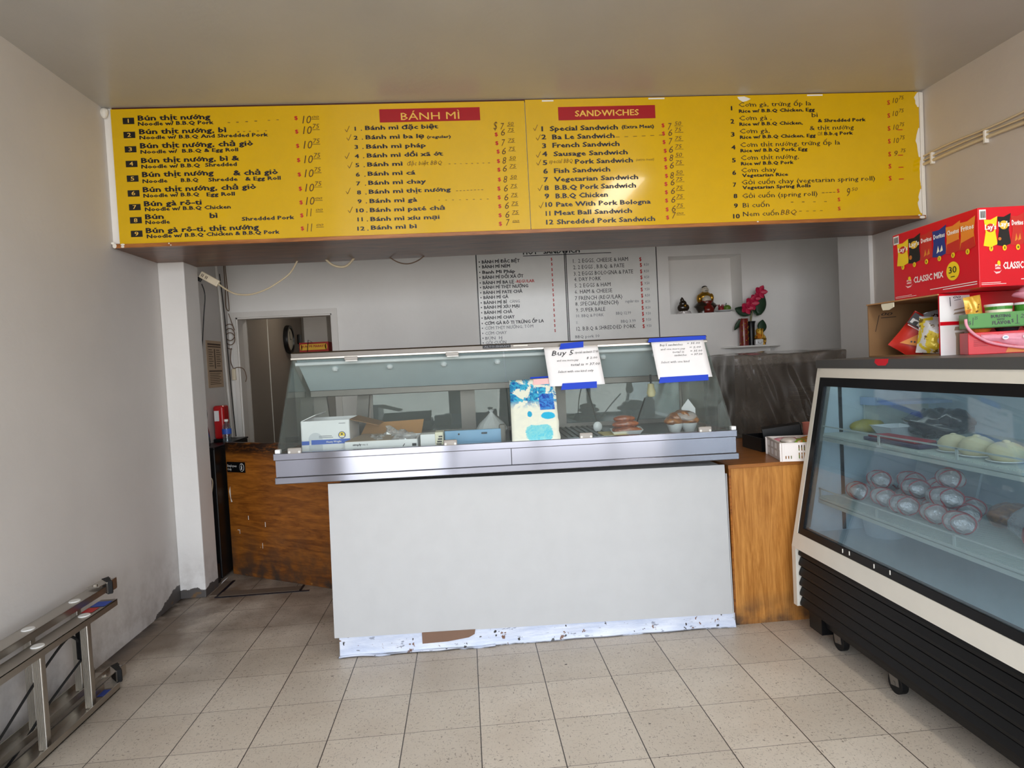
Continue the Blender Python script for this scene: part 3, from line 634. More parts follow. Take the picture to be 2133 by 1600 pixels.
# end pier on the left, end of the right wall, kitchen side wall
mb = MB(M['pier_paint']).box(XL, 4.33, 0, -1.803, 4.55, 2.24, b=.006); S('wall_pier', mb)
mb = MB(M['pier_paint']).box(XR-.03, 4.33, 0, XR+.1, 4.7, 2.3); S('wall_pier_right', mb)
S('wall_kitchen_side', bx('back_wall_paint', 3.62, 4.3, 0, 3.7, YW+.1, H))
S('wall_kitchen_return', bx('back_wall_paint', XR+.1, 4.3, 0, 3.62, 4.4, H))
# bulkhead carrying the menu boards, slightly deeper on the left
mb = MB(M['back_wall_paint']); mb.prism([(XL, YB+.012), (XR, YB+.012), (XR, 4.32), (1.6, 4.43), (-.85, 4.53), (XL, 4.53)], 'z', 2.262, H); S('wall_bulkhead', mb)
mb = MB(M['soffit_wood']); mb.prism([(XL, YB+.004), (XR, YB+.004), (XR, 4.33), (1.6, 4.44), (-.85, 4.54), (XL, 4.54)], 'z', 2.238, 2.262); S('trim_1', mb)
S('trim_2', MB(M['trim_wood']).box(XL+.012, YB-.016, 2.234, XR-.01, YB+.004, 2.256, b=.002))
# thin dark gap strip above the boards with paint remnants
S('trim_3', MB(M['seam']).box(XL+.05, YB-.002, 3.018, XR-.05, YB+.012, H))
# back wall with door opening and display niche
DX0, DX1, DZ = -1.905, -1.105, 1.965
NX0, NX1, NZ0, NZ1, NY = 1.862, 2.531, 1.822, 2.335, 5.76
mb = MB(M['back_wall_paint'])
for a in ((XL-.1, 0, DX0, H), (DX0, DZ, DX1, H), (DX1, 0, NX0, H), (NX0, 0, NX1, NZ0), (NX0, NZ1, NX1, H), (NX1, 0, 3.7, H)):
    mb.box(a[0], YW, a[1], a[2], YW+.26, a[3])
mb.box(NX0, NY, NZ0, NX1, NY+.03, NZ1)
S('wall_back', mb)
mb = MB(M['door_casing_paint'])
mb.box(DX0-.035, YW-.016, 0, DX0, YW, DZ+.045).box(DX1, YW-.016, 0, DX1+.045, YW, DZ+.045).box(DX0, YW-.016, DZ, DX1, YW, DZ+.045)
mb.box(DX0, YW, 0, DX0+.012, YW+.12, DZ).box(DX1-.012, YW, 0, DX1, YW+.12, DZ).box(DX0, YW, DZ-.012, DX1, YW+.12, DZ)
S('door_1', mb)
# passage behind the door
mb = MB(M['hall_paint']).box(-2.0, YW+.26, 0, -1.9, 7.8, 2.5); mb.use(M['chip_white']).box(-1.9, 6.36, 0, -1.896, 6.372, 2.3)
mb.use(M['hall_paint']).box(-1.9, 6.95, 1.28, -1.897, 7.7, 1.29); S('wall_hall_left', mb)
mb = MB(M['cabinet_grey']).box(-1.9, 7.7, 0, -.3, 7.8, 2.5); mb.use(M['back_wall_paint']).box(-1.87, 7.68, 1.72, -1.60, 7.7, 2.4)
S('wall_hall_back', mb)
S('wall_hall_right', bx('cabinet_grey', -1.105, YW+.26, 0, -1.0, 7.8, 2.5))
S('ceiling_hall', bx('hall_paint', -2.0, YW+.26, 2.4, -.3, 7.8, 2.5))
# worn threshold boards in the passage beside the pier
mb = MB(M['threshold_wood'])
mb.box(-1.72, 4.315, 0, -1.18, 4.40, .006).box(-1.79, 4.345, 0, -1.74, 4.62, .005); mb.use(M['ink']).box(-1.72, 4.298, 0, -1.12, 4.315, .004).box(-1.74, 4.30, 0, -1.722, 4.64, .004).box(-1.72, 4.40, 0, -1.2, 4.41, .003).box(-1.19, 4.315, 0, -1.178, 4.42, .0065)
S('trim_4', mb)
# shop front behind the camera: piers, low wall, header, mullions; the glazing between lets the daylight in
mb = MB(M['right_wall_paint']).box(XL-.1, YF-.1, 0, XL+.22, YF, H).box(XR-.35, YF-.1, 0, XR+.1, YF, H).box(XL, YF-.1, 2.93, XR, YF, H).box(-.2, YF-.1, 0, XR, YF, .42)
S('wall_front', mb)
mb = MB(M['dull_steel'])
for x in (-.25, .75, 1.72): mb.box(x-.03, YF-.08, .42, x+.03, YF-.02, 2.93)
mb.box(-.25, YF-.08, 2.05, XR-.35, YF-.02, 2.1)
S('window_1', mb)
mb = MB(M['dull_steel']).box(-1.75, YF-.08, 0, -1.68, YF-.02, 2.93).box(-.40, YF-.08, 0, -.28, YF-.02, 2.93).box(-1.75, YF-.08, 2.1, -.28, YF-.02, 2.16)
S('door_2', mb)
# ceiling fixture whose reflection shows in the menu board
t = thing('ceiling_light', 'white fluorescent ceiling fixture above the shop floor', 'ceiling light', (1.5, 1.68, H))
MB(M['white_paint']).box(1.34, 1.08, 2.99, 1.66, 2.28, H, b=.006).build('housing', t)
MB(M['lamp_glow']).box(1.37, 1.12, 2.972, 1.63, 2.24, 2.99).build('diffuser', t)
t = thing('ceiling_light', 'added unseen round lamp brightening the passage behind the back doorway', 'ceiling light', (-1.4, 6.5, 2.4))  # unseen lamp, added so the passage is not black
MB(M['white_paint']).cyl((-1.4, 6.5, 2.385), (-1.4, 6.5, 2.4), .14, n=24).build('housing', t); MB(M['lamp_glow']).cyl((-1.4, 6.5, 2.36), (-1.4, 6.5, 2.385), .12, n=24).build('diffuser', t)
# three cables clipped along the right wall
t = thing('wall_cables', 'beige cable run clipped along the right wall beside the yellow menu', 'cable', (XR, 3.4, 2.55))
def cab(z0, z1, r, sag):
    return [(XR-.012, 3.80-i*.11, z0+(z1-z0)*i/16+.006*math.sin(i*sag)) for i in range(44)]
MB(M['cord_cream']).tube(cab(2.622, 2.617, .006, .9), .006).build('cable', t)
MB(M['cord_cream']).tube(cab(2.597, 2.580, .006, .6), .006).build('cable', t)
MB(M['cord_cream']).tube(cab(2.572, 2.545, .009, .5), .010).build('cable', t)
for y in (3.72, 3.32, 3.06, 2.7, 2.3):
    MB(M['chip_white']).box(XR-.024, y-.008, 2.53+(y-3)*.03, XR, y+.008, 2.60+(y-3)*.03, b=.003).build('clip', t)
# ---------------------------------------------------------------- yellow menu boards
TM = dict(k=M['ink'], m=M['ink'], w=M['letter_gold'], Y=M['letter_gold'], r=M['ink_red'], h=M['ink_brown'], g=M['ink_grey'])
XS = 0.446
def ragged(mb, pts, fr): fr.poly(mb, pts)
t = thing('menu_board', 'yellow menu board with BÁNH MÌ heading and numbered noodle dishes, above the glass case', 'menu board', (-.74, YB, 2.256), group='yellow menu boards')
MB(M['board_yellow']).box(-1.925, YB-.006, 2.256, XS-.002, YB+.004, 3.020).build('panel', t)
fb = Fr((0, YB-.006, 0), (1, 0, 0), (0, 0, 1))
mb = MB(M['banner_red']); a = BANNER_A; fb.rect(mb, *a); mb.build('header_banner', t)
for a in NUMBER_BOXES:
    mb = MB(M['black_print']); fb.rect(mb, *a); mb.build('number_square', t)
lettering(fb, MENU_A, t, TM)
t = thing('menu_board', 'yellow menu board with red SANDWICHES heading, chipped at its right edge', 'menu board', (1.69, YB, 2.256), group='yellow menu boards')
MB(M['board_yellow']).box(XS+.002, YB-.006, 2.256, 2.925, YB+.004, 3.025).build('panel', t)
mb = MB(M['banner_red']); fb.rect(mb, *BANNER_B); mb.build('header_banner', t)
lettering(fb, MENU_B, t, TM)
rr = random.Random(4)
def chip(z0, z1, w):
    n = 9; L = []
    for i in range(n+1): L.append((2.925-w*(.35+.65*math.sin(math.pi*min(1, (i+.3)/n)))*rr.uniform(.6, 1), z0+(z1-z0)*i/n))
    mb = MB(M['chip_white']); fb.poly(mb, [(2.926, z0)]+L+[(2.926, z1)]); mb.build('chipped_paint', t)
for a in ((2.93, 3.02, .035), (2.62, 2.80, .03), (2.27, 2.42, .028), (2.44, 2.6, .008)): chip(*a)
mb = MB(M['chip_white']); fb.poly(mb, [(1.755, 3.016), (1.80, 3.018), (1.84, 3.002), (1.815, 2.99), (1.79, 2.985), (1.765, 3.0)]); mb.build('chipped_paint', t)
for a in ((1.2, 1.3), (.55, .62), (2.2, 2.3)):
    mb = MB(M['chip_white']); fb.rect(mb, a[0], 3.012, a[1], 3.021); mb.build('chipped_paint', t)
# filler and paint drips at the ends of the wooden trim
mb = MB(M['chip_white'])
for (x, z, rx, rz) in ((-1.95, 2.246, .012, .014), (-1.905, 2.252, .012, .006), (-1.906, 2.240, .010, .006), (-1.96, 2.262, .009, .008), (2.92, 2.243, .02, .009), (2.90, 2.256, .008, .005), (1.85, 2.252, .006, .004), (-1.65, 2.25, .004, .004), (-1.64, 2.24, .004, .003)):
    mb.ell((x, YB-.016, z), (rx, .003, rz), u=10, v=6)
S('trim_5', mb)
mb = MB(M['chip_white'])
mb.ell((-1.955, YB-.01, 3.0), (.022, .02, .03), u=10, v=8, jit=.5); mb.box(2.928, YB-.012, 2.24, 2.952, YB+.01, 3.02, b=.004)
S('trim_6', mb)
# ---------------------------------------------------------------- white menu board on the back wall
t = thing('menu_board', 'white wall menu with two ruled columns and handwritten notes, behind the glass case', 'menu board', (.93, YW, 1.5))
MB(M['board_white']).box(.15, YW-.012, 1.5, 1.752, YW-.001, 2.46).build('panel', t)
lettering(Fr((0, YW-.012, 0), (1, 0, 0), (0, 0, 1)), MENU_C, t, TM)
# ---------------------------------------------------------------- serving counter under the glass case
MCASE = Matrix.Translation((-.96, 3.2, .92)) @ Matrix.Rotation(R(-.75), 4, 'Z') @ Matrix.Rotation(R(.42), 4, 'Y') @ Matrix.Translation((.96, -3.2, -.92))
MCNT = Matrix.Translation((-.72, 3.25, 0)) @ Matrix.Rotation(R(-.9), 4, 'Z') @ Matrix.Translation((.72, -3.25, 0))
CUR.append(MCNT)
t = thing('service_counter', 'white laminate counter front with peeling paint along its foot, under the glass case', 'counter', (.32, 3.25, 0))
MB(M['laminate_white']).prism([(-.735, .102), (1.352, .072), (1.338, .868), (-.72, .896)], 'y', 3.25, 3.268).build('front_panel', t)
mb = MB(M['peeling_white_paint'])
def kick(u, v):
    x = -.712+2.075*u
    return (x, 3.258-.004*math.sin(u*40)*(1-v)-.012*(1-v)**3, .103*v-.03*u*v)
mb.grid(kick, 60, 5); mb.build('kick_board', t, solid=.006)
MB(M['peeling_white_paint']).tube([(-.715+.1*i, 3.236+.006*math.sin(i*2.3), .006+.004*math.sin(i*1.7)) for i in range(9)], .006, 7).build('paint_lip', t, smooth='all')
mb = MB(M['bare_board']).prism([(-.29, .04), (-.16, .042), (-.05, .055), (-.02, .07), (-.015, .094), (-.29, .098)], 'y', 3.247, 3.2505); mb.build('bare_board_patch', t)
MB(M['back_wall_paint']).box(-.70, 3.27, 0, 1.315, 4.02, .868).build('body', t)
mb = MB(M['laminate_white'])
mb.grid(lambda u, v: (1.349+.008*(1-v)**1.5+.014*u*(1-v)**2-.006*u, 3.252+.014*u, .02+.80*v), 4, 14); mb.build('peeling_edge', t, solid=.004)
CUR.pop()
# ---------------------------------------------------------------- the heated glass display case
CUR.append(MCASE)
CX0, CX1, CY0, CY1 = -.962, 1.388, 3.2, 4.02
t = thing('display_case', 'long steel and glass food display case with sloping front on the white counter', 'display case', (.21, 3.2, .92))
st = M['brushed_steel']
mb = MB(st).box(CX0+.004, CY0, .955, CX1-.004, CY0+.02, 1.036); mb.use(M['ink']).box(.213, CY0-.001, .955, .217, CY0, 1.036)
mb.build('front_panel', t)
MB(st).box(CX0, CY0-.012, .92, CX1+.006, CY0+.02, .953, b=.003).build('lower_rail', t)
MB(st).box(CX0-.003, CY0-.012, 1.038, CX1, CY0+.03, 1.073, b=.003).build('upper_rail', t)
MB(M['dull_steel']).box(CX0+.004, CY0+.02, .92, CX1-.004, CY1, 1.044).build('base', t)
mb = MB(M['deck_dark']).box(CX0+.03, CY0+.03, 1.044, CX1-.03, CY1-.02, 1.05)
for i in range(9): mb.box(.50+.034*i, CY0+.06, 1.05, .512+.034*i, CY1-.05, 1.056)
mb.build('deck', t)
MB(M['canopy_steel']).prism([(3.515, 1.541), (3.515, 1.572), (3.53, 1.580), (4.0, 1.580), (4.0, 1.548), (3.56, 1.541)], 'x', CX0+.02, CX1-.02).build('canopy', t)
mb = MB(M['aluminium']).box(CX0+.018, 3.508, 1.538, CX1-.018, 3.518, 1.550, b=.002); mb.build('canopy_edge', t)
MB(M['canopy_blue']).prism([(3.565, 1.535), (3.83, 1.352), (3.84, 1.362), (3.575, 1.545)], 'x', CX0+.035, CX1-.035).build('inner_reflector', t)
MB(M['canopy_steel']).box(CX0+.035, 3.815, 1.318, CX1-.035, 3.85, 1.357, b=.004).build('heater_bar', t)
MB(M['plate_white']).cyl((CX0+.03, 3.56, 1.515), (CX1-.03, 3.56, 1.515), .011).build('fluorescent_tube', t)
for i in range(7):
    x = -.735+.306*i
    mb = MB(M['plate_white']).lathe((x, 3.635, 1.482), [(.0, -.016), (.013, -.013), (.018, -.004), (.016, .006), (.010, .012), (.010, .02)], 14)
    mb.build('heat_lamp', t)
# glass: two sloping front panes, glass ends, rear sliding doors
def slope(y): return 1.068+(y-3.203)/(3.545-3.203)*(1.535-1.068)
def pane(name, x0, x1):
    mb = MB(M['case_glass']); n = Vector((0, -.467, .342)).normalized()*.003
    a = [(3.203, 1.07), (3.545, 1.537)]
    q = [(a[0][0]-n.y, a[0][1]-n.z), (a[1][0]-n.y, a[1][1]-n.z), (a[1][0]+n.y, a[1][1]+n.z), (a[0][0]+n.y, a[0][1]+n.z)]
    mb.prism(q, 'x', x0, x1); mb.build(name, t)
pane('front_glass', CX0+.012, .212); pane('front_glass', .220, CX1-.014)
for x in (CX0+.014, CX1-.02):
    MB(M['side_glass']).prism([(3.21, 1.07), (3.55, 1.535), (3.98, 1.535), (3.98, 1.07)], 'x', x, x+.006).build('end_glass', t)
MB(M['ink']).box(.2135, 3.2, 1.07, .2185, 3.206, 1.072).build('pane_joint', t)
for x in (-.86, -.09+.0, .60, 1.22):
    mb = MB(M['knob']).box(x-.034, 3.186, 1.068, x+.034, 3.204, 1.098, b=.006); mb.use(M['screw'])
    for d in (-.024, .024): mb.cyl((x+d, 3.185, 1.078), (x+d, 3.188, 1.078), .006, n=8)
    mb.build('glass_clip', t)
for x in (-.62, -.07):
    mb = MB(M['knob']).box(x-.036, 3.503, 1.525, x+.036, 3.518, 1.545, b=.004); mb.use(M['screw']).box(x-.03, 3.497, 1.518, x+.036, 3.503, 1.526, b=.002); mb.build('canopy_clip', t)
for x in (CX0+.005, CX1-.028):
    MB(M['plate_white']).box(x, 3.192, 1.072, x+.026, 3.222, 1.092, b=.004).build('corner_clip', t)
MB(M['plate_white']).box(1.25, 3.47, 1.056, 1.268, 3.49, 1.10, b=.003).build('corner_clip', t)
st2 = M['canopy_steel']
for (x0, x1, tl) in ((-.955, -.87, .05), (-.672, -.60, -.055), (-.045, .045, 0), (.545, .615, 0), (1.355, 1.40, .03)):
    MB(st2).prism([(x0+tl*.6, 1.05), (x1+tl*.6, 1.05), (x1-tl*.4, 1.55), (x0-tl*.4, 1.55)], 'y', 3.955, 3.985).build('rear_post', t)
MB(st2).box(CX0+.03, 3.95, 1.05, CX1-.03, 3.99, 1.075).build('rear_sill', t)
for x0, x1, y in ((-.60, -.03, 3.96), (.03, .56, 3.972), (.60, 1.36, 3.96)):
    d = MB(M['rear_door_glass']).box(x0, y, 1.075, x1, y+.005, 1.545).build('sliding_door', t)
    MB(st2).box(x0, y-.004, 1.075, x0+.014, y+.009, 1.545).box(x1-.014, y-.004, 1.075, x1, y+.009, 1.545).build('door_stile', d)
mb = MB(M['black_plastic']).box(.10, 3.510, 1.556, .255, 3.515, 1.575); f = Fr((0, 3.51, 0), (1, 0, 0), (0, 0, 1))
mb.use(M['ink_grey']); f.text(mb, 'ALTO-SHAAM', .108, .246, 1.561, .009, .02); mb.build('name_plate', t)
MB(M['chip_white']).box(.27, 3.511, 1.562, .35, 3.515, 1.568).build('sticker', t)

# ---------------------------------------------------------------- on and in the case
GU = Vector((1, 0, 0)); GV = Vector((0, .342, .467)).normalized(); GO = Vector((0, 3.203, 1.070))
def gp(x, z):    # distance up the sloping pane for a given height
    return (z-1.070)/.467*.5788
def sheet(mb, fr, x0, x1, b0, b1, skew=0, crumple=.002, n=10, top_lift=0):
    def fn(u, v):
        q = fr.p(x0+(x1-x0)*u+skew*v, b0+(b1-b0)*v, 0)
        k = .0025+crumple*(1+noise.noise(Vector((u*5, v*6, x0*7))))
        return q+fr.n*k
    mb.grid(fn, n, n)
FG = Fr(GO-GU.cross(GV)*-.004, GU, GV)
FG.o = GO+FG.n*.005
GLYPH = M['ink_blue']
NV = Vector((0, .118, .245)).normalized(); FN = Fr((0, 3.381, 1.32), GU, NV)
def np_(z): return (z-1.32)/NV.z
def note(label, x0, x1, z0, z1, skew, rows, tapes, crumple):
    t = thing('paper_notice', label, 'paper notice', (0.5*(x0+x1), 3.3, z0), group='handwritten notices on the glass case')
    mb = MB(M['paper']); b0, b1 = np_(z0), np_(z1); sheet(mb, FN, x0, x1, b0, b1, skew, crumple); mb.build('sheet', t, solid=.0006, smooth='all')
    mb = MB(GLYPH)
    for (s_, u, w, dz, h) in rows: FN.text(mb, s_, u, w, b1-dz, h, -.002, .25, k=(.003+2.4*crumple)/.0012)
    mb.build('handwriting', t)
    for (a, b, c, d, e) in tapes:
        mb = MB(M['tape_blue']); K = (.004+2.6*crumple)/.0012
        FN.poly(mb, [(a, c), (b, c+e), (b+.004, d+e), (a+.012, d)], k=K); mb.build('tape_strip', t, solid=.0012)
note('crumpled paper notice reading Buy 5, taped with a short ragged blue strip on top', .448, .748, 1.332, 1.545, -.012,
     [('Buy 5', .475, .60, .055, .030), ('special sandwich 57.00', .605, .735, .047, .014), ('and one more pay', .50, .62, .092, .012), ('$ 2.00', .665, .725, .083, .012), ('total is = 37.00', .575, .735, .122, .015), ('Select with one kind only', .50, .695, .160, .013)],
     [(.52, .655, np_(1.528), np_(1.560), .008), (.505, .70, np_(1.309), np_(1.343), .003)], .0030)
note('smooth paper notice reading Buy 5 sandwiches, held by two long blue tape strips', 1.045, 1.345, 1.345, 1.555, -.006,
     [('Buy 5 sandwiches', 1.085, 1.215, .035, .014), ('= 35.00', 1.24, 1.315, .030, .012), ('and one more pay', 1.085, 1.225, .060, .012), ('= 2.00', 1.25, 1.315, .055, .012), ('total is', 1.15, 1.215, .080, .012), ('= 35.00', 1.25, 1.318, .078, .012), ('sandwiches', 1.155, 1.225, .100, .012), ('= 37.00', 1.25, 1.315, .099, .012), ('Select with one kind', 1.075, 1.235, .140, .013)],
     [(1.02, 1.352, np_(1.548), np_(1.570), .003), (1.042, 1.318, np_(1.322), np_(1.353), .004)], .0012)
# washed-out blue poster
t = thing('poster', 'faded food poster with washed blue print, taped upright on the case glass', 'poster', (.34, 3.3, 1.07))
mb = MB(M['washed_out_print'])
pr = random.Random(3)
def pfn(u, v):
    e = (.006*noise.noise(Vector((v*9, 1, 0)))) if u > .99 else 0
    q = FG.p(.222+.245*u+e+.012*v, gp(0, 1.062)+.385*v, 0)
    return q+FG.n*(.002+.0012*noise.noise(Vector((u*3, v*4, 2))))
mb.grid(pfn, 12, 20); o = mb.build('sheet', t, solid=.0006, smooth='all')
# the print's pattern is laid out from the sheet's own middle and foot
c0 = FG.p(.345, gp(0, 1.062), 0); inv = (WM[t.name].inverted() @ MCASE)
ax = Matrix((GU, -GU.cross(GV)*-1, GV)).transposed()
loc = inv @ c0
o.data.transform(Matrix.Translation(-loc)); o.data.transform(Matrix.Rotation(math.atan2(.342, .467), 4, 'X'))
o.location = loc; o.rotation_euler = (-math.atan2(.342, .467), 0, 0)
mb = MB(M['pink_white']); FG.poly(mb, [(.358, .335), (.462, .338), (.458, .375), (.364, .372)], k=5); mb.build('pasted_label', t, solid=.0005)
mb = MB(M['tape_blue']); FG.poly(mb, [(.345, .376), (.46, .379), (.463, .388), (.35, .386)], k=6); mb.build('tape_strip', t, solid=.0005)

# glove carton
def carton(parent, x0, y0, z0, x1, y1, z1, mout, min_, th=.004):
    mb = MB(mout).box(x0, y0, z0, x1, y0+th, z1).box(x0, y1-th, z0, x1, y1, z1).box(x0, y0, z0, x0+th, y1, z1).box(x1-th, y0, z0, x1, y1, z1)
    mb.use(min_).box(x0+th, y0+th, z0, x1-th, y1-th, z0+th)
    return mb.build('carton_body', parent)
DK = 1.05
t = thing('glove_carton', 'white and blue glove carton with open flaps at left end of the case', 'carton', (-.735, 3.33, DK))
carton(t, -.862, 3.335, DK, -.612, 3.60, DK+.165, M['carton_white'], M['carton_inside'])
f = Fr((0, 3.335, 0), (1, 0, 0), (0, 0, 1)); mb = MB(M['blue_band'])
f.rect(mb, -.861, DK+.042, -.822, DK+.062); f.rect(mb, -.812, DK+.042, -.613, DK+.066)
mb.use(M['glove_grey']); f.disc(mb, -.79, DK+.068, .036, k=.5); f.rect(mb, -.825, DK+.0, -.755, DK+.04, .5)
mb.use(M['blue_print']); f.disc(mb, -.654, DK+.086, .019, k=1); mb.use(M['yellow_print']); f.disc(mb, -.654, DK+.087, .015, k=2); mb.use(M['white_paint']); f.rect(mb, -.666, DK+.074, -.642, DK+.082, 3)
mb.use(M['ink']); f.disc(mb, -.654, DK+.091, .005, k=3)
mb.use(M['ink_grey']); f.rect(mb, -.772, DK+.083, -.706, DK+.086); f.rect(mb, -.772, DK+.075, -.70, DK+.078); f.rect(mb, -.668, DK+.146, -.634, DK+.149)
mb.use(M['white_paint']); f.text(mb, 'Heavy Weight', -.735, -.658, DK+.049, .010, .02, k=2)
mb.build('print', t)
MB(M['carton_inside']).poly([(-.614, 3.34, DK+.165), (-.614, 3.60, DK+.165), (-.47, 3.58, DK+.125), (-.47, 3.36, DK+.125)]).build('flap', t, solid=.003)
MB(M['carton_white']).poly([(-.86, 3.34, DK+.165), (-.86, 3.60, DK+.165), (-.79, 3.60, DK+.195), (-.79, 3.36, DK+.195)]).build('flap', t, solid=.003)
# low tray carton
t = thing('tray_carton', 'low cream carton marked simply value lying open beside the glove carton', 'carton', (-.44, 3.28, DK))
carton(t, -.632, 3.285, DK, -.262, 3.56, DK+.052, M['carton_white'], M['carton_brown'])
MB(M['carton_brown']).poly([(-.60, 3.56, DK+.052), (-.262, 3.56, DK+.052), (-.25, 3.61, DK+.125), (-.57, 3.60, DK+.118)]).build('lid_flap', t, solid=.003)
MB(M['carton_scuff']).poly([(-.632, 3.286, DK+.053), (-.40, 3.286, DK+.053), (-.38, 3.40, DK+.072), (-.56, 3.42, DK+.076)]).build('lid_flap', t, solid=.003)
f = Fr((0, 3.285, 0), (1, 0, 0), (0, 0, 1)); mb = MB(M['ink'])
f.text(mb, 'simply', -.592, -.548, DK+.031, .011, .03); f.text(mb, 'VALUE', -.546, -.515, DK+.031, .008); f.rect(mb, -.592, DK+.009, -.53, DK+.016); f.stroke(mb, [(-.36, .0+DK), (-.34, DK+.012), (-.328, DK+.03)], .004); f.rect(mb, -.29, DK+.012, -.268, DK+.03)
mb.build('print', t)
t = thing('plastic_wrap', 'crumpled ball of clear plastic wrap in the open cream carton', 'plastic wrap', (-.40, 3.42, DK+.01))
mb = MB(M['clear_wrap']); mb.ell((-.38, 3.43, DK+.055), (.075, .07, .045), u=26, v=16, jit=.9, seed=3); mb.ell((-.47, 3.37, DK+.042), (.06, .05, .03), u=20, v=12, jit=.9, seed=8); mb.build('wrap', t)
t = thing('small_carton', 'small white box with printed side, right of the low cream carton', 'carton', (-.19, 3.30, DK))
MB(M['carton_white']).box(-.248, 3.30, DK, -.172, 3.40, DK+.07, b=.002).build('carton_body', t)
MB(M['cream']).box(-.172, 3.302, DK, -.13, 3.398, DK+.078, b=.002).build('end_flap', t)
f = Fr((0, 3.302, 0), (1, 0, 0), (0, 0, 1)); mb = MB(M['ink'])
for i in range(4): f.rect(mb, -.166+.004*i, DK+.012+.013*i, -.14+.002*i, DK+.020+.013*i)
mb.build('print', t)
t = thing('steel_pan', 'rectangular steel pan lid with blue protective film, in the middle of the case', 'food pan', (.05, 3.4, DK))
mb = MB(M['pan_blue']).box(-.125, 3.36, DK, .175, 3.38, DK+.075, b=.003).box(-.125, 3.38, DK, .175, 3.60, DK+.02); mb.build('pan_body', t)
mb = MB(M['ink']).box(.07, 3.352, DK+.052, .10, 3.36, DK+.060, b=.002); mb.cyl((-.05, 3.355, DK+.056), (-.05, 3.36, DK+.056), .005, n=8); mb.build('handle', t)
MB(M['trash_grey']).box(.165, 3.36, DK, .20, 3.42, DK+.095, b=.01).build('end_bracket', t)
t = thing('plastic_bag', 'tied white plastic bag behind the rear sliding door, left of the poster', 'plastic bag', (.14, 3.88, DK))
MB(M['styro']).lathe((.14, 3.87, DK), [(.0, .0), (.085, .002), (.10, .02), (.075, .06), (.03, .10), (.008, .125), (.02, .14), (0, .145)], 14).build('bag_body', t)
# foam tray of sausages
t = thing('foam_tray', 'white foam tray carrying a heap of glazed sausages in the case', 'food tray', (.865, 3.40, DK))
MB(M['styro']).lathe((.865, 3.42, DK), [(.0, .0), (.085, .0), (.115, .028), (.119, .03), (.115, .03), (.083, .006), (0, .006)], 4, Matrix.Rotation(R(45), 4, 'Z') @ Matrix.Diagonal((1.25, .9, 1, 1)).to_4x4()).build('tray', t)
k = 0
for (x, y, z, l) in ((.862, 3.375, .028, .078), (.862, 3.415, .028, .078), (.86, 3.455, .028, .074), (.855, 3.395, .060, .076), (.86, 3.435, .060, .072), (.85, 3.415, .088, .062)):
    s_ = ('front one in the bottom row', 'middle one in the bottom row', 'rear one in the bottom row', 'front one of the second layer', 'rear one of the second layer', 'topmost of the heap')[k]
    mb = MB(M['glazed_sausage']); mb.ell((x, y, DK+z), (l, .021, .020), u=14, v=16, jit=.12, seed=k)
    for g in (-.6, -.2, .2, .6): mb.use(M['glazed_sausage'])
    o = mb.build('sausage', smooth='all'); tag(o, 'glazed sausage on the foam tray, '+s_, 'sausage', 'sausages on the foam tray'); k += 1
for i, x in enumerate((1.135, 1.215)):
    t = thing('paper_bowl', ('left' if i == 0 else 'right')+' one of two small white bowls holding roast meat in the case', 'bowl', (x, 3.42, DK), group='white bowls under the roast meat')
    MB(M['plate_white']).lathe((x, 3.42, DK), [(0, 0), (.026, 0), (.030, .003), (.047, .048), (.049, .05), (.045, .048), (.027, .008), (0, .008)], 22).build('bowl', t, smooth=True)
t = thing('wrapped_meat', 'wrapped pack of brown roast meat on two white bowls in the case', 'meat', (1.175, 3.42, DK+.05))
mb = MB(M['roast_meat']); mb.ell((1.175, 3.43, DK+.075), (.085, .055, .042), u=22, v=14, jit=.35, seed=5); mb.ell((1.12, 3.40, DK+.062), (.05, .035, .022), u=16, v=10, jit=.3, seed=2); mb.ell((1.225, 3.41, DK+.062), (.05, .035, .022), u=16, v=10, jit=.3, seed=7); mb.build('meat', t, smooth='all')
mb = MB(M['clear_wrap']); mb.ell((1.185, 3.395, DK+.085), (.05, .03, .024), u=20, v=12, jit=.9, seed=9); mb.build('cling_wrap', t)
t = thing('price_card', 'white house-shaped paper card standing behind the roast meat', 'card', (1.27, 3.52, DK))
MB(M['paper']).prism([(1.225, DK+.0), (1.30, DK+.0), (1.302, DK+.115), (1.262, DK+.17), (1.222, DK+.12)], 'y', 3.555, 3.558).build('card', t)
t = thing('serving_spoon', 'white round serving spoon standing against the rear glass of the case', 'spoon', (.76, 3.7, DK))
MB(M['plate_white']).ell((.745, 3.62, DK+.03), (.027, .012, .03), u=14, v=10).build('bowl', t); MB(M['dull_steel']).tube([(.745, 3.625, DK+.05), (.738, 3.75, DK+.17), (.735, 3.90, DK+.26)], .0035).build('handle', t)
t = thing('hanging_bulb', 'cream warming bulb in socket hanging in the case below the right notice', 'lamp', (1.10, 3.70, 1.24))
MB(M['bulb_cream']).lathe((1.09, 3.70, 1.235), [(0, -.005), (.02, 0), (.027, .02), (.024, .035), (.02, .05), (.017, .075), (0, .078)], 16).build('bulb', t, smooth=True); MB(M['black_plastic']).cyl((1.09, 3.70, 1.31), (1.09, 3.705, 1.365), .006).build('stem', t)
t = thing('tongs', 'thin black tongs leaning inside the case behind the sausages', 'tongs', (.98, 3.55, DK))
MB(M['black_plastic']).tube([(.93, 3.50, DK+.012), (.985, 3.58, DK+.10), (1.04, 3.66, DK+.18)], .004).build('tongs_arm', t)
t = thing('cutting_board', 'pale yellow board lying on the case deck left of the sausages', 'cutting board', (.72, 3.4, DK+.006))
MB(M['pad_yellow']).box(.72, 3.30, DK+.006, .85, 3.50, DK+.014, b=.003).build('board', t)
CUR.pop()
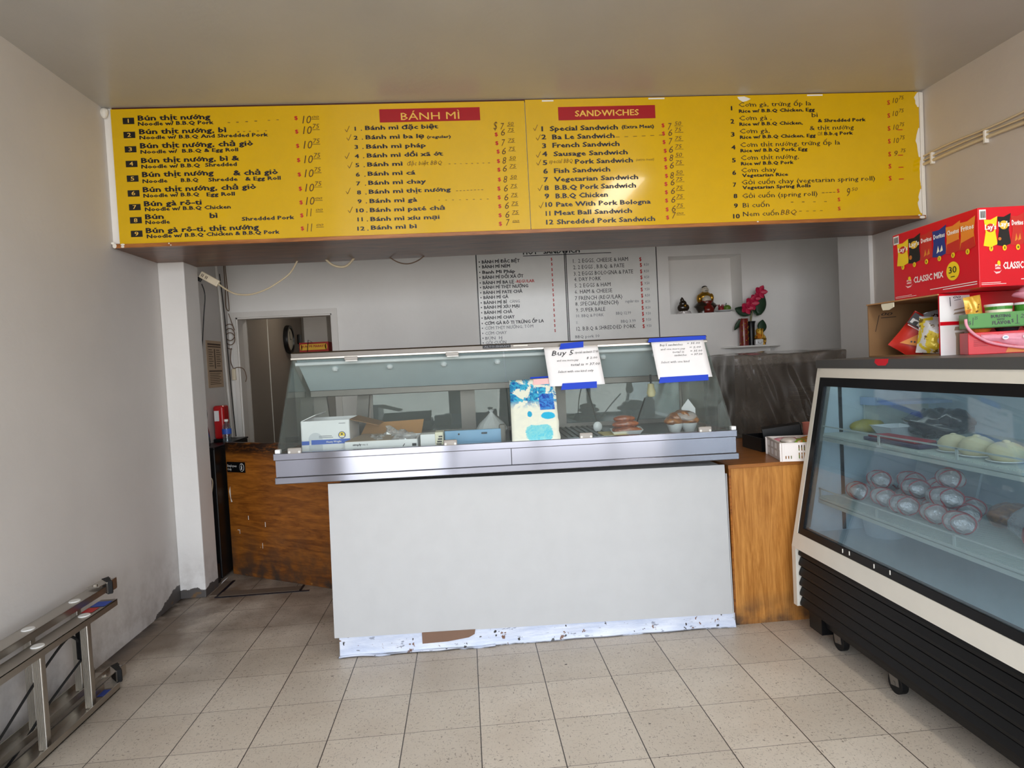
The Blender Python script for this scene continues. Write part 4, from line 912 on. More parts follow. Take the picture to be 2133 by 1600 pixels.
# ---------------------------------------------------------------- angled wooden gate and the corner behind the pier
GA, GB = Vector((-1.797, 4.812, 0)), Vector((-.70, 4.14, 0))
gd = (GB-GA).normalized(); gang = math.atan2(gd.y, gd.x); GLEN = (GB-GA).length
MG = Matrix.Translation(GA) @ Matrix.Rotation(gang, 4, 'Z')
CUR.append(MG)
t = thing('counter_gate', 'scuffed dark-stained wooden counter panel left of the white counter', 'counter panel', (GLEN/2, 0, 0))
MB(M['dark_stained_wood']).box(0, 0, 0, GLEN, .035, .985, b=.003).build('panel', t)
mb = MB(M['trim_wood'])
fr = Fr((0, 0, 0), (1, 0, 0), (0, 0, 1)); mb = MB(M['chip_white'])
for (x, z, w, h) in ((.10, .31, .004, .03), (.08, .335, .02, .004), (.33, .22, .004, .04), (.37, .38, .006, .035), (.20, .42, .006, .03)):
    fr.rect(mb, x, z, x+w, z+h)
fr.poly(mb, [(.015, .62), (.03, .66), (.03, .57), (.045, .545), (.03, .54)]); mb.build('scratches', t)
t = thing('wall_sign', 'small black Employees Only sign with white figure on the dark wooden panel', 'sign', (.12, 0, .80))
MB(M['black_plastic']).box(.012, -.004, .765, .205, 0, .842, b=.003).build('plate', t)
fr = Fr((0, -.004, 0), (1, 0, 0), (0, 0, 1)); mb = MB(M['white_paint'])
fr.text(mb, 'Employees', .02, .118, .805, .017, .012); fr.text(mb, 'Only', .02, .062, .779, .017, .012)
fr.disc(mb, .172, .804, .024, .030); mb.use(M['black_plastic']); fr.disc(mb, .172, .804, .021, .027, k=2); mb.use(M['white_paint'])
fr.disc(mb, .172, .822, .004, k=3); fr.stroke(mb, [(.172, .815), (.171, .80), (.165, .788)], .006, 3); fr.stroke(mb, [(.171, .80), (.178, .788)], .005, 3); fr.stroke(mb, [(.163, .808), (.172, .812), (.18, .804)], .004, 3)
mb.build('lettering', t)
CUR.pop()
t = thing('black_cabinet', 'black cabinet standing in the dark gap between the pier and the wooden panel', 'cabinet', (-1.885, 4.95, 0))
MB(M['black_plastic']).box(-1.965, 4.66, .02, -1.815, 5.36, .955, b=.006).build('body', t)
MB(M['black_plastic']).box(-1.968, 4.65, .955, -1.812, 5.37, .968, b=.003).build('top', t)
MB(M['cord_cream']).tube([(-1.93, 4.645, .84), (-1.895, 4.64, .80), (-1.865, 4.64, .88), (-1.86, 4.64, .93), (-1.88, 4.64, .88), (-1.89, 4.64, .80), (-1.84, 4.64, .75), (-1.835, 4.64, .70), (-1.85, 4.64, .62)], .003).build('loose_cord', t)
t = thing('card_terminal', 'red device with white label standing on the black cabinet', 'device', (-1.90, 5.05, .97))
MB(M['red_device']).box(-1.955, 5.04, .99, -1.875, 5.16, 1.25, b=.018, seg=3).build('body', t)
MB(M['paper']).box(-1.945, 5.035, 1.13, -1.91, 5.041, 1.21).build('label_plate', t)
MB(M['black_plastic']).box(-1.96, 5.03, .968, -1.87, 5.17, .992, b=.004).build('base', t)
t = thing('water_bottle', 'clear water bottle with blue label on the black cabinet', 'bottle', (-1.835, 4.98, .968))
MB(M['clear_bottle']).lathe((-1.838, 4.98, .968), [(0, 0), (.030, 0), (.033, .01), (.031, .03), (.033, .05), (.033, .10), (.028, .125), (.013, .15), (.013, .16)], 18).build('bottle_body', t, smooth=True)
MB(M['bottle_label']).lathe((-1.838, 4.98, .968), [(.0336, .065), (.0338, .105)], 18).build('label_band', t); MB(M['white_paint']).cyl((-1.838, 4.98, 1.128), (-1.838, 4.98, 1.145), .015).build('cap', t)
t = thing('shopping_bag', 'black bag slumped on the black cabinet against the pier', 'bag', (-1.92, 4.74, .968))
def bagf(u, v):
    a = u*2*math.pi; r = .05*(1-.35*v)+.012*noise.noise(Vector((math.cos(a)*2, math.sin(a)*2, v*4)))
    return (-1.92+r*math.cos(a)*.85-.01*v, 4.74+r*1.3*math.sin(a), .969+.40*v)
mb = MB(M['dark_bag']); mb.grid(bagf, 18, 12); mb.build('bag_body', t, smooth='all')
t = thing('broom_handle', 'yellow pole leaning in the dark gap beside the wooden panel', 'broom', (-1.835, 4.6, 0))
MB(M['broom_yellow']).cyl((-1.845, 4.62, .14), (-1.875, 4.60, .40), .009, n=10).build('pole', t); MB(M['black_plastic']).box(-1.87, 4.575, 0, -1.82, 4.645, .14, b=.01).build('head', t)
t = thing('paper_scrap', 'crumpled white paper scrap on the floor behind the pier', 'paper', (-1.84, 4.62, 0))
MB(M['paper']).poly([(-1.80, 4.585, .004), (-1.785, 4.60, .022), (-1.77, 4.63, .03), (-1.795, 4.625, .012)]).poly([(-1.80, 4.585, .004), (-1.795, 4.625, .012), (-1.81, 4.64, .004)]).build('scrap', t, solid=.001)
t = thing('posted_notice', 'brown-tinted printed notice on the left wall beside the white pipe', 'notice', (XL, 5.18, 1.40))
MB(M['notice_paper']).box(XL, 5.03, 1.39, XL+.004, 5.33, 1.76).build('sheet', t)
f = Fr((XL+.004, 5.03, 1.39), (0, 1, 0), (0, 0, 1)); mb = MB(M['notice_ink'])
f.rect(mb, .02, .335, .28, .347); f.rect(mb, .02, .318, .28, .326); f.rect(mb, .14, .15, .158, .305); f.rect(mb, .02, .125, .28, .135)
for i in range(8):
    f.rect(mb, .03, .295-.018*i, .03+.07+.02*(i % 2), .30-.018*i); f.rect(mb, .18, .295-.018*i, .25+.02*(i % 3)*.6, .30-.018*i)
for i in range(7): f.rect(mb, .03, .11-.014*i, .25-.03*(i % 2), .114-.014*i)
mb.build('print', t)
t = thing('wall_pipe', 'thin white pipe running down the left wall into the back corner', 'pipe', (XL+.02, 5.42, .968))
MB(M['pipe_white']).tube([(XL+.045, 5.20, 2.45), (XL+.03, 5.26, 2.32), (XL+.03, 5.30, 2.1), (XL+.02, 5.36, 1.5), (XL+.02, 5.40, .97)], .011, 8).build('pipe', t)
MB(M['cord_black']).tube([(XL+.05, 5.27, 2.3), (XL+.052, 5.31, 2.0), (XL+.045, 5.37, 1.4), (XL+.045, 5.41, .97)], .004).build('cable', t)
t = thing('hanging_wires', 'tangle of brown wires looped in the back corner beside the door', 'wires', (-1.95, 5.5, 1.5))
mb = MB(M['cord_brown'])
mb.tube([(-1.955, 5.47, 2.4), (-1.95, 5.46, 2.2), (-1.955, 5.46, 2.06), (-1.935, 5.46, 2.02), (-1.93, 5.46, 2.08), (-1.94, 5.46, 2.4)], .004)
mb.tube([(-1.945, 5.48, 2.0)]+[(-1.948+.042*math.cos(a*.7), 5.48, 1.86+.06*math.sin(a*.7)-.004*a) for a in range(26)]+[(-1.95, 5.5, 1.7), (-1.96, 5.5, 1.6), (-1.935, 5.5, 1.52)], .0035)
mb.tube([(-1.95, 5.5, 1.53), (-1.91, 5.505, 1.545), (-1.86, 5.505, 1.53), (-1.84, 5.505, 1.46), (-1.85, 5.505, 1.42)], .0035); mb.build('wire', t)
t = thing('wall_box', 'small white plug box on the door casing in the back corner', 'plug box', (-1.935, 5.5, 1.45))
MB(M['outlet']).box(-1.955, 5.49, 1.44, -1.925, 5.514, 1.535, b=.004).build('box', t)
# extension socket and its cords under the bulkhead
ML = Matrix.Translation((-1.745, 4.60, 2.16)) @ Matrix.Rotation(R(32), 4, 'Y')
CUR.append(ML)
t = thing('extension_socket', 'cream extension socket hanging from the pier under the bulkhead', 'extension socket', (0, 0, 0))
MB(M['outlet']).box(-.07, -.014, -.024, .07, .014, .024, b=.006).build('socket_body', t)
mb = MB(M['notice_ink'])
for x in (-.05, -.02): mb.box(x-.006, -.0155, -.012, x-.002, -.013, .010).box(x+.004, -.0155, -.012, x+.008, -.013, .010)
mb.build('slots', t); MB(M['cord_black']).box(-.075, -.01, -.05, -.045, .012, -.024, b=.005).build('plug', t)
CUR.pop()
def cord(label, m, pts, r=.006):
    mb = MB(M[m]).tube(pts, r, 8); o = mb.build('power_cord', smooth='all'); tag(o, label, 'cord')
cord('cream cord looping from the extension socket up to the bulkhead', 'cord_cream', [(-1.69, 4.60, 2.125), (-1.62, 4.57, 2.075), (-1.55, 4.54, 2.04), (-1.45, 4.52, 2.03), (-1.34, 4.50, 2.055), (-1.25, 4.49, 2.10), (-1.16, 4.48, 2.16), (-1.10, 4.46, 2.24)])
cord('short thick cream cord loop hanging from the middle of the bulkhead', 'cord_cream', [(-.915, 4.46, 2.25), (-.87, 4.47, 2.205), (-.81, 4.48, 2.188), (-.76, 4.47, 2.20), (-.71, 4.46, 2.25)], .008)
cord('thin dark cord loop under the bulkhead, left of the white wall menu', 'cord_brown', [(-.49, 4.46, 2.25), (-.42, 4.47, 2.205), (-.35, 4.48, 2.192), (-.28, 4.47, 2.21), (-.22, 4.46, 2.25)], .004)
cord('black cord hanging from the extension socket behind the pier', 'cord_black', [(-1.805, 4.61, 2.13), (-1.79, 4.615, 2.05), (-1.81, 4.62, 1.9), (-1.85, 4.63, 1.6), (-1.90, 4.66, 1.36)], .004)
# ---------------------------------------------------------------- passage behind the door
t = thing('wall_clock', 'round black wall clock seen edge-on through the back doorway', 'clock', (-1.90, 7.04, 1.69))
MB(M['clock_black']).lathe((-1.9, 7.04, 1.845), [(0, .0), (.15, 0), (.155, .012), (.15, .045), (.125, .045), (.12, .03), (0, .03)], 32, Matrix.Rotation(R(90), 4, 'Y')).build('case', t, smooth=True)
MB(M['clock_face']).cyl((-1.87, 7.04, 1.845), (-1.868, 7.04, 1.845), .12, n=28).build('dial', t)
mb = MB(M['clock_black']); mb.box(-1.868, 7.036, 1.845, -1.865, 7.044, 1.93).box(-1.868, 7.04, 1.841, -1.865, 7.10, 1.849); mb.build('hands', t)
t = thing('hanging_hook', 'small black hook block on the passage wall beside the clock', 'hook', (-1.9, 7.5, 1.8))
MB(M['clock_black']).box(-1.9, 7.46, 1.81, -1.87, 7.56, 1.92, b=.01).build('plate', t)
t = thing('storage_cabinet', 'grey cabinet in the passage behind the glass case', 'cabinet', (-1.63, 7.2, 0))
MB(M['cabinet_grey']).box(-1.86, 7.06, 0, -1.42, 7.5, 1.62, b=.01).build('body', t); MB(M['dull_steel']).box(-1.645, 7.05, .1, -1.635, 7.06, 1.6).build('door_gap', t)
t = thing('market_carton', 'red carton with yellow bakery label on the passage cabinet', 'carton', (-1.63, 7.15, 1.62))
MB(M['sign_red']).box(-1.79, 7.10, 1.62, -1.475, 7.35, 1.805, b=.003).build('carton_body', t)
f = Fr((0, 7.10, 0), (1, 0, 0), (0, 0, 1)); mb = MB(M['sign_yellow'])
f.rect(mb, -1.77, 1.72, -1.50, 1.785); f.disc(mb, -1.77, 1.7525, .012, .0325); f.disc(mb, -1.50, 1.7525, .012, .0325)
mb.use(M['sign_red']); f.text(mb, 'BUN MI MARKET', -1.762, -1.508, 1.748, .024, .03, k=2); mb.build('label_print', t)
mb = MB(M['ink']).tube([(-1.70, 7.08, 1.70), (-1.685, 7.08, 1.83), (-1.64, 7.08, 1.80)], .004, smooth=False); mb.build('wire_hook', t)
# ---------------------------------------------------------------- aluminium ladder lying on its side
t = thing('extension_ladder', 'aluminium extension ladder lying on its side along the left wall', 'ladder', (-1.83, 2.4, 0))
al = M['aluminium']
def rail(x0, z0, y1, flip, nm='rail', x1=None):
    # C channel 0.075 wide seen from above, web horizontal
    x1 = x0+.075; mb = MB(al)
    mb.box(x0, 1.2, z0, x1, y1, z0+.004); s_ = 1 if flip else -1
    for x in (x0, x1-.004): mb.box(x, 1.2, min(z0, z0+s_*.026), x+.004, y1, max(z0+.004, z0+s_*.026+.004))
    return mb.build(nm, t)
rail(-1.790, .428, 3.13, False); rail(-1.790, .010, 3.10, True)
rail(-1.875, .470, 3.20, False); rail(-1.875, .055, 3.18, True)
def rung(x, y, z0, z1):
    mb = MB(al).box(x-.017, y-.015, z0, x+.017, y+.015, z1, b=.004)
    for k in range(5): mb.box(x-.014+.006*k, y-.0168, z0+.005, x-.011+.006*k, y-.0145, z1-.005)
    q = mb.build('rung', t)
    MB(M['screw']).cyl((x, y, z1), (x, y, z1+.006), .026, .022, n=18).build('rung_end', q)
for y in (2.62, 2.93): rung(-1.752, y, .014, .430)
for y in (1.72, 2.02, 2.32): rung(-1.752, y, .014, .430)
for y in (2.70, 3.01): rung(-1.837, y, .059, .472)
def foot(x, z, y):
    mb = MB(al).prism([(x-.03, y-.12), (x+.03, y-.12), (x+.035, y), (x-.02, y+.02)], 'z', z, z+.004); mb.cyl((x, y-.10, z), (x, y-.10, z+.012), .012, n=10)
    mb.box(x+.03, y-.06, z-.05, x+.036, y+.02, z+.004); q = mb.build('foot_shoe', t)
    mb = MB(M['black_rubber']).prism([(x-.025, y+.0), (x+.034, y-.06), (x+.052, y-.05), (x-.01, y+.035)], 'z', z-.055, z+.006)
    for k in range(5):
        p = Vector((x+.045-.012*k, y-.047+.017*k, 0)); mb.box(p.x-.002, p.y-.004, z-.052, p.x+.006, p.y+.004, z+.003)
    mb.build('foot_pad', q)
foot(-1.835, .485, 3.27); foot(-1.80, .06, 3.23)
f = Fr((0, 0, .4325), (1, 0, 0), (0, 1, 0)); mb = MB(M['label_red']); f.rect(mb, -1.785, 2.96, -1.735, 3.02); mb.use(M['label_blue']); f.rect(mb, -1.785, 3.03, -1.72, 3.10); mb.build('sticker', t)
f = Fr((0, 0, .0145), (1, 0, 0), (0, 1, 0)); mb = MB(M['label_blue']); f.rect(mb, -1.78, 3.02, -1.73, 3.085); mb.build('sticker', t)
MB(M['rope']).tube([(-1.80, 2.98, .27), (-1.805, 2.94, .33), (-1.81, 2.88, .345), (-1.82, 2.7, .26), (-1.82, 2.45, .13), (-1.82, 2.2, .03)], .006).tube([(-1.80, 2.97, .22), (-1.815, 2.75, .13), (-1.82, 2.5, .02), (-1.82, 2.25, -.0+.012)], .006).build('rope', t)
MB(M['black_plastic']).box(-1.815, 2.955, .22, -1.785, 2.995, .36, b=.008).build('rung_lock', t)
# ---------------------------------------------------------------- oak cabinet right of the case
t = thing('oak_cabinet', 'oak laminate cabinet right of the white counter', 'cabinet', (1.95, 3.6, 0))
MB(M['oak_laminate']).box(1.378, 3.236, 0, 2.6, 4.85, .842).build('body', t)
MB(M['oak_top']).box(1.362, 3.226, .842, 2.62, 4.87, .862, b=.002).build('top', t)
MB(M['dark_stained_wood']).box(1.368, 3.238, .0, 1.378, 3.26, .842).build('side_edge', t)
Z0 = .862
# white basket of candy
MBK = Matrix.Translation((1.66, 3.23, Z0)) @ Matrix.Rotation(R(-12), 4, 'Z')
CUR.append(MBK)
t = thing('plastic_basket', 'white slotted plastic basket full of candy on the oak cabinet', 'basket', (.13, .14, 0))
W, D_, HH = .27, .285, .098
mb = MB(M['basket_white'])
mb.box(0, 0, 0, W, D_, .006)
def wall(x0, y0, x1, y1):
    L = math.hypot(x1-x0, y1-y0); n = 20; ux, uy = (x1-x0)/L, (y1-y0)/L
    for z0, z1 in ((0, .014), (.046, .056), (.086, HH)): mb.box(min(x0, x1)-.002, min(y0, y1)-.002, z0, max(x0, x1)+.002, max(y0, y1)+.002, z1)
    for i in range(n+1):
        w = .009 if i % 5 == 0 else .0025; q = i*L/n; px, py = x0+ux*q, y0+uy*q
        mb.box(px-(w*abs(ux)+.0015), py-(w*abs(uy)+.0015), 0, px+(w*abs(ux)+.0015), py+(w*abs(uy)+.0015), HH)
wall(0, 0, W, 0); wall(0, D_, W, D_); wall(0, 0, 0, D_); wall(W, 0, W, D_)
mb.box(.012, -.004, .03, .075, .0, .09); mb.build('basket_body', t)
MB(M['basket_white']).box(-.006, -.006, HH-.004, W+.006, .004, HH+.002, b=.002).box(-.006, D_-.004, HH-.004, W+.006, D_+.006, HH+.002, b=.002).box(-.006, 0, HH-.004, .004, D_, HH+.002).box(W-.004, 0, HH-.004, W+.006, D_, HH+.002).build('rim', t)
for i, (x, y, r, m, rx, ry, lb) in enumerate(((.07, .20, .3, 'pink_candy_print', .075, .05, 'pink'), (.13, .10, .9, 'candy_print', .07, .045, 'green'), (.20, .17, -.4, 'orange_bag_print', .06, .05, 'orange'), (.06, .09, 1.3, 'sausage_wrap', .06, .04, 'pale'))):
    mm = Matrix.Rotation(r, 4, 'Z')
    mb = MB(M[m]).ell((x, y, HH-.012+.004*i), (rx, ry, .018), mm, u=18, v=8, jit=.25, seed=i)
    tag(mb.build('candy_bag', smooth='all'), lb+' candy bag lying in the white basket', 'candy bag', 'candy bags in the white basket')
MB(M['candy_print']).box(.012, .012, .007, W-.012, D_-.012, .07).build('candy_heap', t)['kind'] = 'stuff'
CUR.pop()
t = thing('display_tray', 'flat black tray on the oak cabinet behind the white basket', 'tray', (1.80, 3.70, Z0))
mb = MB(M['black_plastic']).box(1.72, 3.58, Z0, 2.0, 3.82, Z0+.012); mb.box(1.72, 3.575, Z0, 2.0, 3.585, Z0+.08).box(1.72, 3.82, Z0, 2.0, 3.83, Z0+.08).box(1.715, 3.575, Z0, 1.725, 3.83, Z0+.08).box(1.995, 3.575, Z0, 2.005, 3.83, Z0+.08); mb.build('tray', t)
t = thing('black_box', 'glossy black box tilted on the flat black tray', 'box', (1.9, 3.75, Z0+.08))
MB(M['black_plastic']).box(-.10, -.06, 0, .12, .06, .085, b=.004, m=Matrix.Translation((1.90, 3.70, Z0+.05)) @ Matrix.Rotation(R(-25), 4, 'Z') @ Matrix.Rotation(R(-8), 4, 'Y')).build('box_body', t)
t = thing('plastic_cup', 'salmon pink cup on the oak cabinet beside the fridge frame', 'cup', (2.03, 3.62, Z0))
MB(M['pink_cup']).lathe((1.985, 3.52, Z0), [(0, 0), (.032, 0), (.042, .16), (.044, .165), (.040, .16), (.030, .01), (0, .01)], 22).build('cup', t, smooth=True)
# machine under a clear cloudy plastic cover
t = thing('covered_machine', 'dark machine under a cloudy plastic sheet on the oak cabinet', 'machine', (2.2, 4.45, Z0))
mb = MB(M['dark_bag']).box(1.93, 4.28, Z0, 2.62, 4.72, 1.36, b=.02); mb.use(M['black_plastic']).box(2.25, 4.262, 1.12, 2.60, 4.282, 1.20)
mb.build('machine_body', t)
mb = MB(M['dull_steel'])
for i in range(4): mb.box(2.26, 4.255, 1.10+.028*i, 2.60, 4.262, 1.104+.028*i)
mb.build('rack_rods', t)
def cover(u, v):
    # v: 0 hem .. 0.62 front top edge .. 1 rear ; u left..right
    x = 1.865+.80*u; fl = (1-min(1, v/.62)); kk = min(1, u*9)
    if v < .62: y = 4.235-.03*fl; z = Z0+.004+(1.43-Z0)*(v/.62)
    else: q = (v-.62)/.38; y = 4.235+.53*q; z = 1.43+.014*math.sin(q*3)
    if u < .3: x -= .03*fl*(1-u/.3)
    n1 = noise.noise(Vector((x*6, y*5, z*2.2)))*kk; n2 = noise.noise(Vector((x*17+z*6, y*9, z*5)))*kk
    fold = kk*max(0, math.sin((x*2.4+z*.7)*9)) ** 3
    return (x+.010*n2, y-.022*n1-.016*n2-.03*fold*fl, z+.016*n1*(v > .5))
mb = MB(M['cloudy_plastic']); mb.grid(cover, 56, 48)
def side(u, v):
    y = 4.235-.03*(1-v)+(.535+.03*(1-v))*u; z = Z0+.004+(1.43-Z0)*v; kk = min(1, u*7)*min(1, (1-v)*9)
    return (1.865-.03*(1-v)+kk*(.02*noise.noise(Vector((3, y*7, z*3)))+.012*noise.noise(Vector((y*20, z*6, 1)))), y, z)
mb.grid(side, 18, 24); mb.build('plastic_cover', t, smooth='all')
# ---------------------------------------------------------------- niche figures
NZ = NZ0
t = thing('buddha_statue', 'tall seated laughing Buddha statue in red and gold in the wall niche', 'statue', (2.225, 5.63, NZ))
DG = Matrix.Diagonal((1, .62, 1, 1))
mb = MB(M['statue_dark']).lathe((2.225, 5.63, NZ), [(0, 0), (.078, 0), (.074, .018), (.092, .05), (.108, .066), (.098, .08), (.07, .105), (0, .112)], 20, DG); mb.build('base', t, smooth=True)
mb = MB(M['statue_red']).grid(lambda u, v: (2.19+.085*u, 5.628-.064*math.cos((u-.5)*1.6)-.012*math.sin(v*6)-.012*(1-v), NZ+.004+.108*v), 10, 8); mb.grid(lambda u, v: (2.16+.13*u, 5.60+.05*v, NZ+.10+.014*math.sin(u*9)), 8, 3); mb.build('robe', t, solid=.006, smooth='all')
MB(M['gold']).ell((2.222, 5.63, NZ+.15), (.062, .045, .05), u=18, v=12).ell((2.165, 5.62, NZ+.135), (.022, .03, .04), u=12, v=8).ell((2.278, 5.62, NZ+.14), (.022, .03, .04), u=12, v=8).build('robe_top', t, smooth='all')
mb = MB(M['statue_skin']); mb.ell((2.225, 5.595, NZ+.125), (.042, .03, .035), u=16, v=12).ell((2.222, 5.62, NZ+.215), (.028, .028, .032), u=18, v=14).ell((2.193, 5.62, NZ+.21), (.006, .01, .017), u=8, v=6).ell((2.251, 5.62, NZ+.21), (.006, .01, .017), u=8, v=6).ell((2.222, 5.590, NZ+.212), (.005, .006, .006), u=8, v=6)
mb.build('body', t, smooth='all')
mb = MB(M['ink']); mb.box(2.210, 5.589, NZ+.200, 2.236, 5.596, NZ+.204).box(2.207, 5.5915, NZ+.221, 2.216, 5.598, NZ+.224).box(2.228, 5.5915, NZ+.221, 2.237, 5.598, NZ+.224); mb.build('face_marks', t)
MB(M['statue_dark']).ell((2.222, 5.627, NZ+.235), (.026, .026, .018), u=14, v=8).build('cap', t, smooth='all')
t = thing('buddha_statue', 'small dark seated Buddha statue on a silver base in the wall niche', 'statue', (2.01, 5.61, NZ))
MB(M['statue_dark']).ell((2.01, 5.61, NZ+.06), (.055, .04, .042), u=16, v=12).ell((2.008, 5.61, NZ+.095), (.034, .03, .035), u=14, v=10).ell((2.0, 5.605, NZ+.128), (.018, .018, .021), u=14, v=10).ell((2.0, 5.607, NZ+.148), (.008, .008, .007), u=8, v=6).build('body', t, smooth='all')
MB(M['gold']).ell((2.016, 5.575, NZ+.075), (.012, .01, .012), u=10, v=8).build('hands', t, smooth='all')
MB(M['foil_wrap']).lathe((2.015, 5.61, NZ), [(0, 0), (.068, 0), (.062, .012), (.056, .026), (0, .026)], 18).build('base', t)
t = thing('offering_plate', 'white plate of fruit in the wall niche', 'plate', (2.40, 5.63, NZ))
MB(M['plate_white']).lathe((2.40, 5.64, NZ), [(0, .004), (.04, .004), (.085, .018), (.087, .021), (.04, .008), (0, .008)], 26).build('plate', t, smooth=True)
t = thing('dragon_fruit', 'red pointed fruit on the white plate in the niche', 'fruit', (2.365, 5.63, NZ+.01))
mb = MB(M['fruit_red']).ell((2.365, 5.62, NZ+.035), (.026, .024, .026), u=14, v=10)
for a in range(6): mb.cyl((2.365+.018*math.cos(a), 5.62+.015*math.sin(a), NZ+.05), (2.365+.034*math.cos(a), 5.62+.02*math.sin(a), NZ+.078), .007, .001, n=6)
mb.build('fruit_body', t)
t = thing('green_fruit', 'round green fruit with a stem on the white plate in the niche', 'fruit', (2.43, 5.63, NZ+.01))
MB(M['fruit_green']).ell((2.425, 5.625, NZ+.038), (.036, .033, .031), u=18, v=12).build('fruit_body', t, smooth='all'); MB(M['leaf']).tube([(2.41, 5.625, NZ+.06), (2.418, 5.62, NZ+.085)], .004, smooth=False).build('stem', t)
# ---------------------------------------------------------------- corner shelf
SZ = 1.508
t = thing('wall_shelf', 'small white wall shelf with rounded bracket, below the niche', 'shelf', (2.58, 5.46, SZ-.04))
MB(M['white_paint']).prism([(2.31, 5.52), (2.40, 5.40), (2.76, 5.38), (2.83, 5.53), (2.31, 5.53)], 'z', SZ-.014, SZ).build('board', t)
mb = MB(M['white_paint']).prism([(5.38, SZ-.014), (5.53, SZ-.014), (5.53, SZ-.06), (5.50, SZ-.06), (5.48, SZ-.03), (5.39, SZ-.022)], 'x', 2.77, 2.79); mb.build('bracket', t)
t = thing('incense_vase', 'tall dark red decorated vase on the white wall shelf', 'vase', (2.49, 5.45, SZ))
MB(M['vase_red']).lathe((2.492, 5.45, SZ), [(0, 0), (.040, 0), (.041, .01), (.038, .12), (.042, .235), (.044, .24), (.038, .235), (.03, .1), (0, .1)], 18).build('vase_body', t, smooth=True)
mb = MB(M['gold'])
for i in range(16):
    a = R(200+i*37 % 150); z = SZ+.02+.0125*i; mb.ell((2.492+.040*math.cos(a), 5.45+.040*math.sin(a), z), (.007, .004, .006), u=8, v=6)
mb.build('gilt_pattern', t)
t = thing('orchid_plant', 'pink silk orchid in black pot behind the red vase', 'plant', (2.56, 5.48, SZ))
MB(M['pot_black']).lathe((2.575, 5.48, SZ), [(0, 0), (.028, 0), (.03, .12), (.034, .19), (.042, .215), (.036, .21), (0, .19)], 16).build('pot', t, smooth=True)
MB(M['stem']).tube([(2.575, 5.48, SZ+.19), (2.59, 5.47, SZ+.30), (2.63, 5.45, SZ+.42), (2.66, 5.43, SZ+.49)], .005).tube([(2.57, 5.48, SZ+.19), (2.565, 5.46, SZ+.28), (2.55, 5.43, SZ+.36)], .005).build('stem', t)
def leafshape(mb, c, l, w, m):
    def fn(u, v):
        a = (u-.5)*2; b = v; ww = w*math.sin(math.pi*min(1, b*.92+.06)) ** .8
        return Vector(c)+m @ Vector((a*ww, .25*abs(a)*ww, b*l))
    mb.grid(fn, 4, 8)
mb = MB(M['leaf'])
for (c, l, w, rx, ry) in (((2.63, 5.42, SZ+.27), .20, .055, -8, 14), ((2.55, 5.41, SZ+.28), .15, .045, -35, -62), ((2.655, 5.43, SZ+.115), .11, .042, -10, 8), ((2.47, 5.42, SZ+.24), .12, .022, -20, -150), ((2.60, 5.43, SZ+.27), .14, .05, -20, 40)):
    leafshape(mb, c, l, w, (Matrix.Rotation(R(ry), 4, 'Y') @ Matrix.Rotation(R(rx), 4, 'X')).to_3x3())
mb.build('leaves', t, solid=.003, smooth='all')
mb = MB(M['petal'])
for (cx, cz, s_) in ((2.505, SZ+.33, .055), (2.55, SZ+.37, .06), (2.635, SZ+.465, .055), (2.585, SZ+.41, .045)):
    for a in range(5):
        q = a*72+20; leafshape(mb, (cx, 5.405, cz), s_*1.15, s_*.42, (Matrix.Rotation(R(q), 4, 'Y') @ Matrix.Rotation(R(22), 4, 'X')).to_3x3())
mb.build('flowers', t, solid=.002, smooth='all')
t = thing('offering_jar', 'small gold and amber jar on the white wall shelf', 'jar', (2.63, 5.45, SZ))
MB(M['orange_bag_print']).lathe((2.645, 5.46, SZ), [(0, 0), (.046, 0), (.052, .03), (.05, .07), (.03, .10), (.035, .13), (.02, .15), (0, .152)], 18).build('jar_body', t, smooth=True)
MB(M['gold']).lathe((2.645, 5.46, SZ), [(.053, .04), (.055, .055), (.052, .06)], 18).cyl((2.645, 5.41, SZ+.06), (2.645, 5.41, SZ+.14), .006).ell((2.645, 5.41, SZ+.135), (.012, .01, .01), u=10, v=8).build('gilt_trim', t)
t = thing('tea_cup', 'white cup standing on the white wall shelf before the jar', 'cup', (2.61, 5.40, SZ))
MB(M['plate_white']).box(2.575, 5.392, SZ, 2.645, 5.432, SZ+.052, b=.01).build('cup_body', t)
MB(M['notice_ink']).tube([(2.592, 5.391, SZ+.03), (2.602, 5.390, SZ+.015), (2.62, 5.390, SZ+.015), (2.63, 5.391, SZ+.03)], .0015).build('printed_mark', t)
# ---------------------------------------------------------------- refrigerated display case along the right wall
FY0, FY1, FXB, FT = .70, 3.14, 2.52, 1.395
t = thing('display_fridge', 'white-framed refrigerated display case with sloping glass front and black louvred base, on casters', 'fridge', (2.1, 2.2, 0))
fw_ = M['fridge_white']
def fx(z): return 1.652+(z-.44)/(1.352-.44)*(1.822-1.652)     # slope of the front
prof = [(1.648, .132), (1.648, .44), (1.822, 1.352), (FXB, 1.352), (FXB, .132)]
MB(fw_).prism(prof, 'y', FY1-.035, FY1).build('end_panel', t)
MB(fw_).prism(prof, 'y', FY0, FY0+.035).build('end_panel', t)
def slab(m, z0, z1, y0, y1, d0, d1, nm):
    mb = MB(M[m]); mb.prism([(fx(z0)+d0, z0), (fx(z1)+d0, z1), (fx(z1)+d1, z1), (fx(z0)+d1, z0)], 'y', y0, y1); return mb.build(nm, t)
slab('fridge_white', .435, .512, FY0+.035, FY1-.035, -.004, .05, 'lower_band')
slab('fridge_white', 1.306, 1.352, FY0+.035, FY1-.035, -.004, .05, 'upper_band')
slab('gasket', .512, .545, FY0+.035, FY1-.035, 0, .03, 'gasket'); slab('gasket', 1.262, 1.306, FY0+.035, FY1-.035, 0, .03, 'gasket')
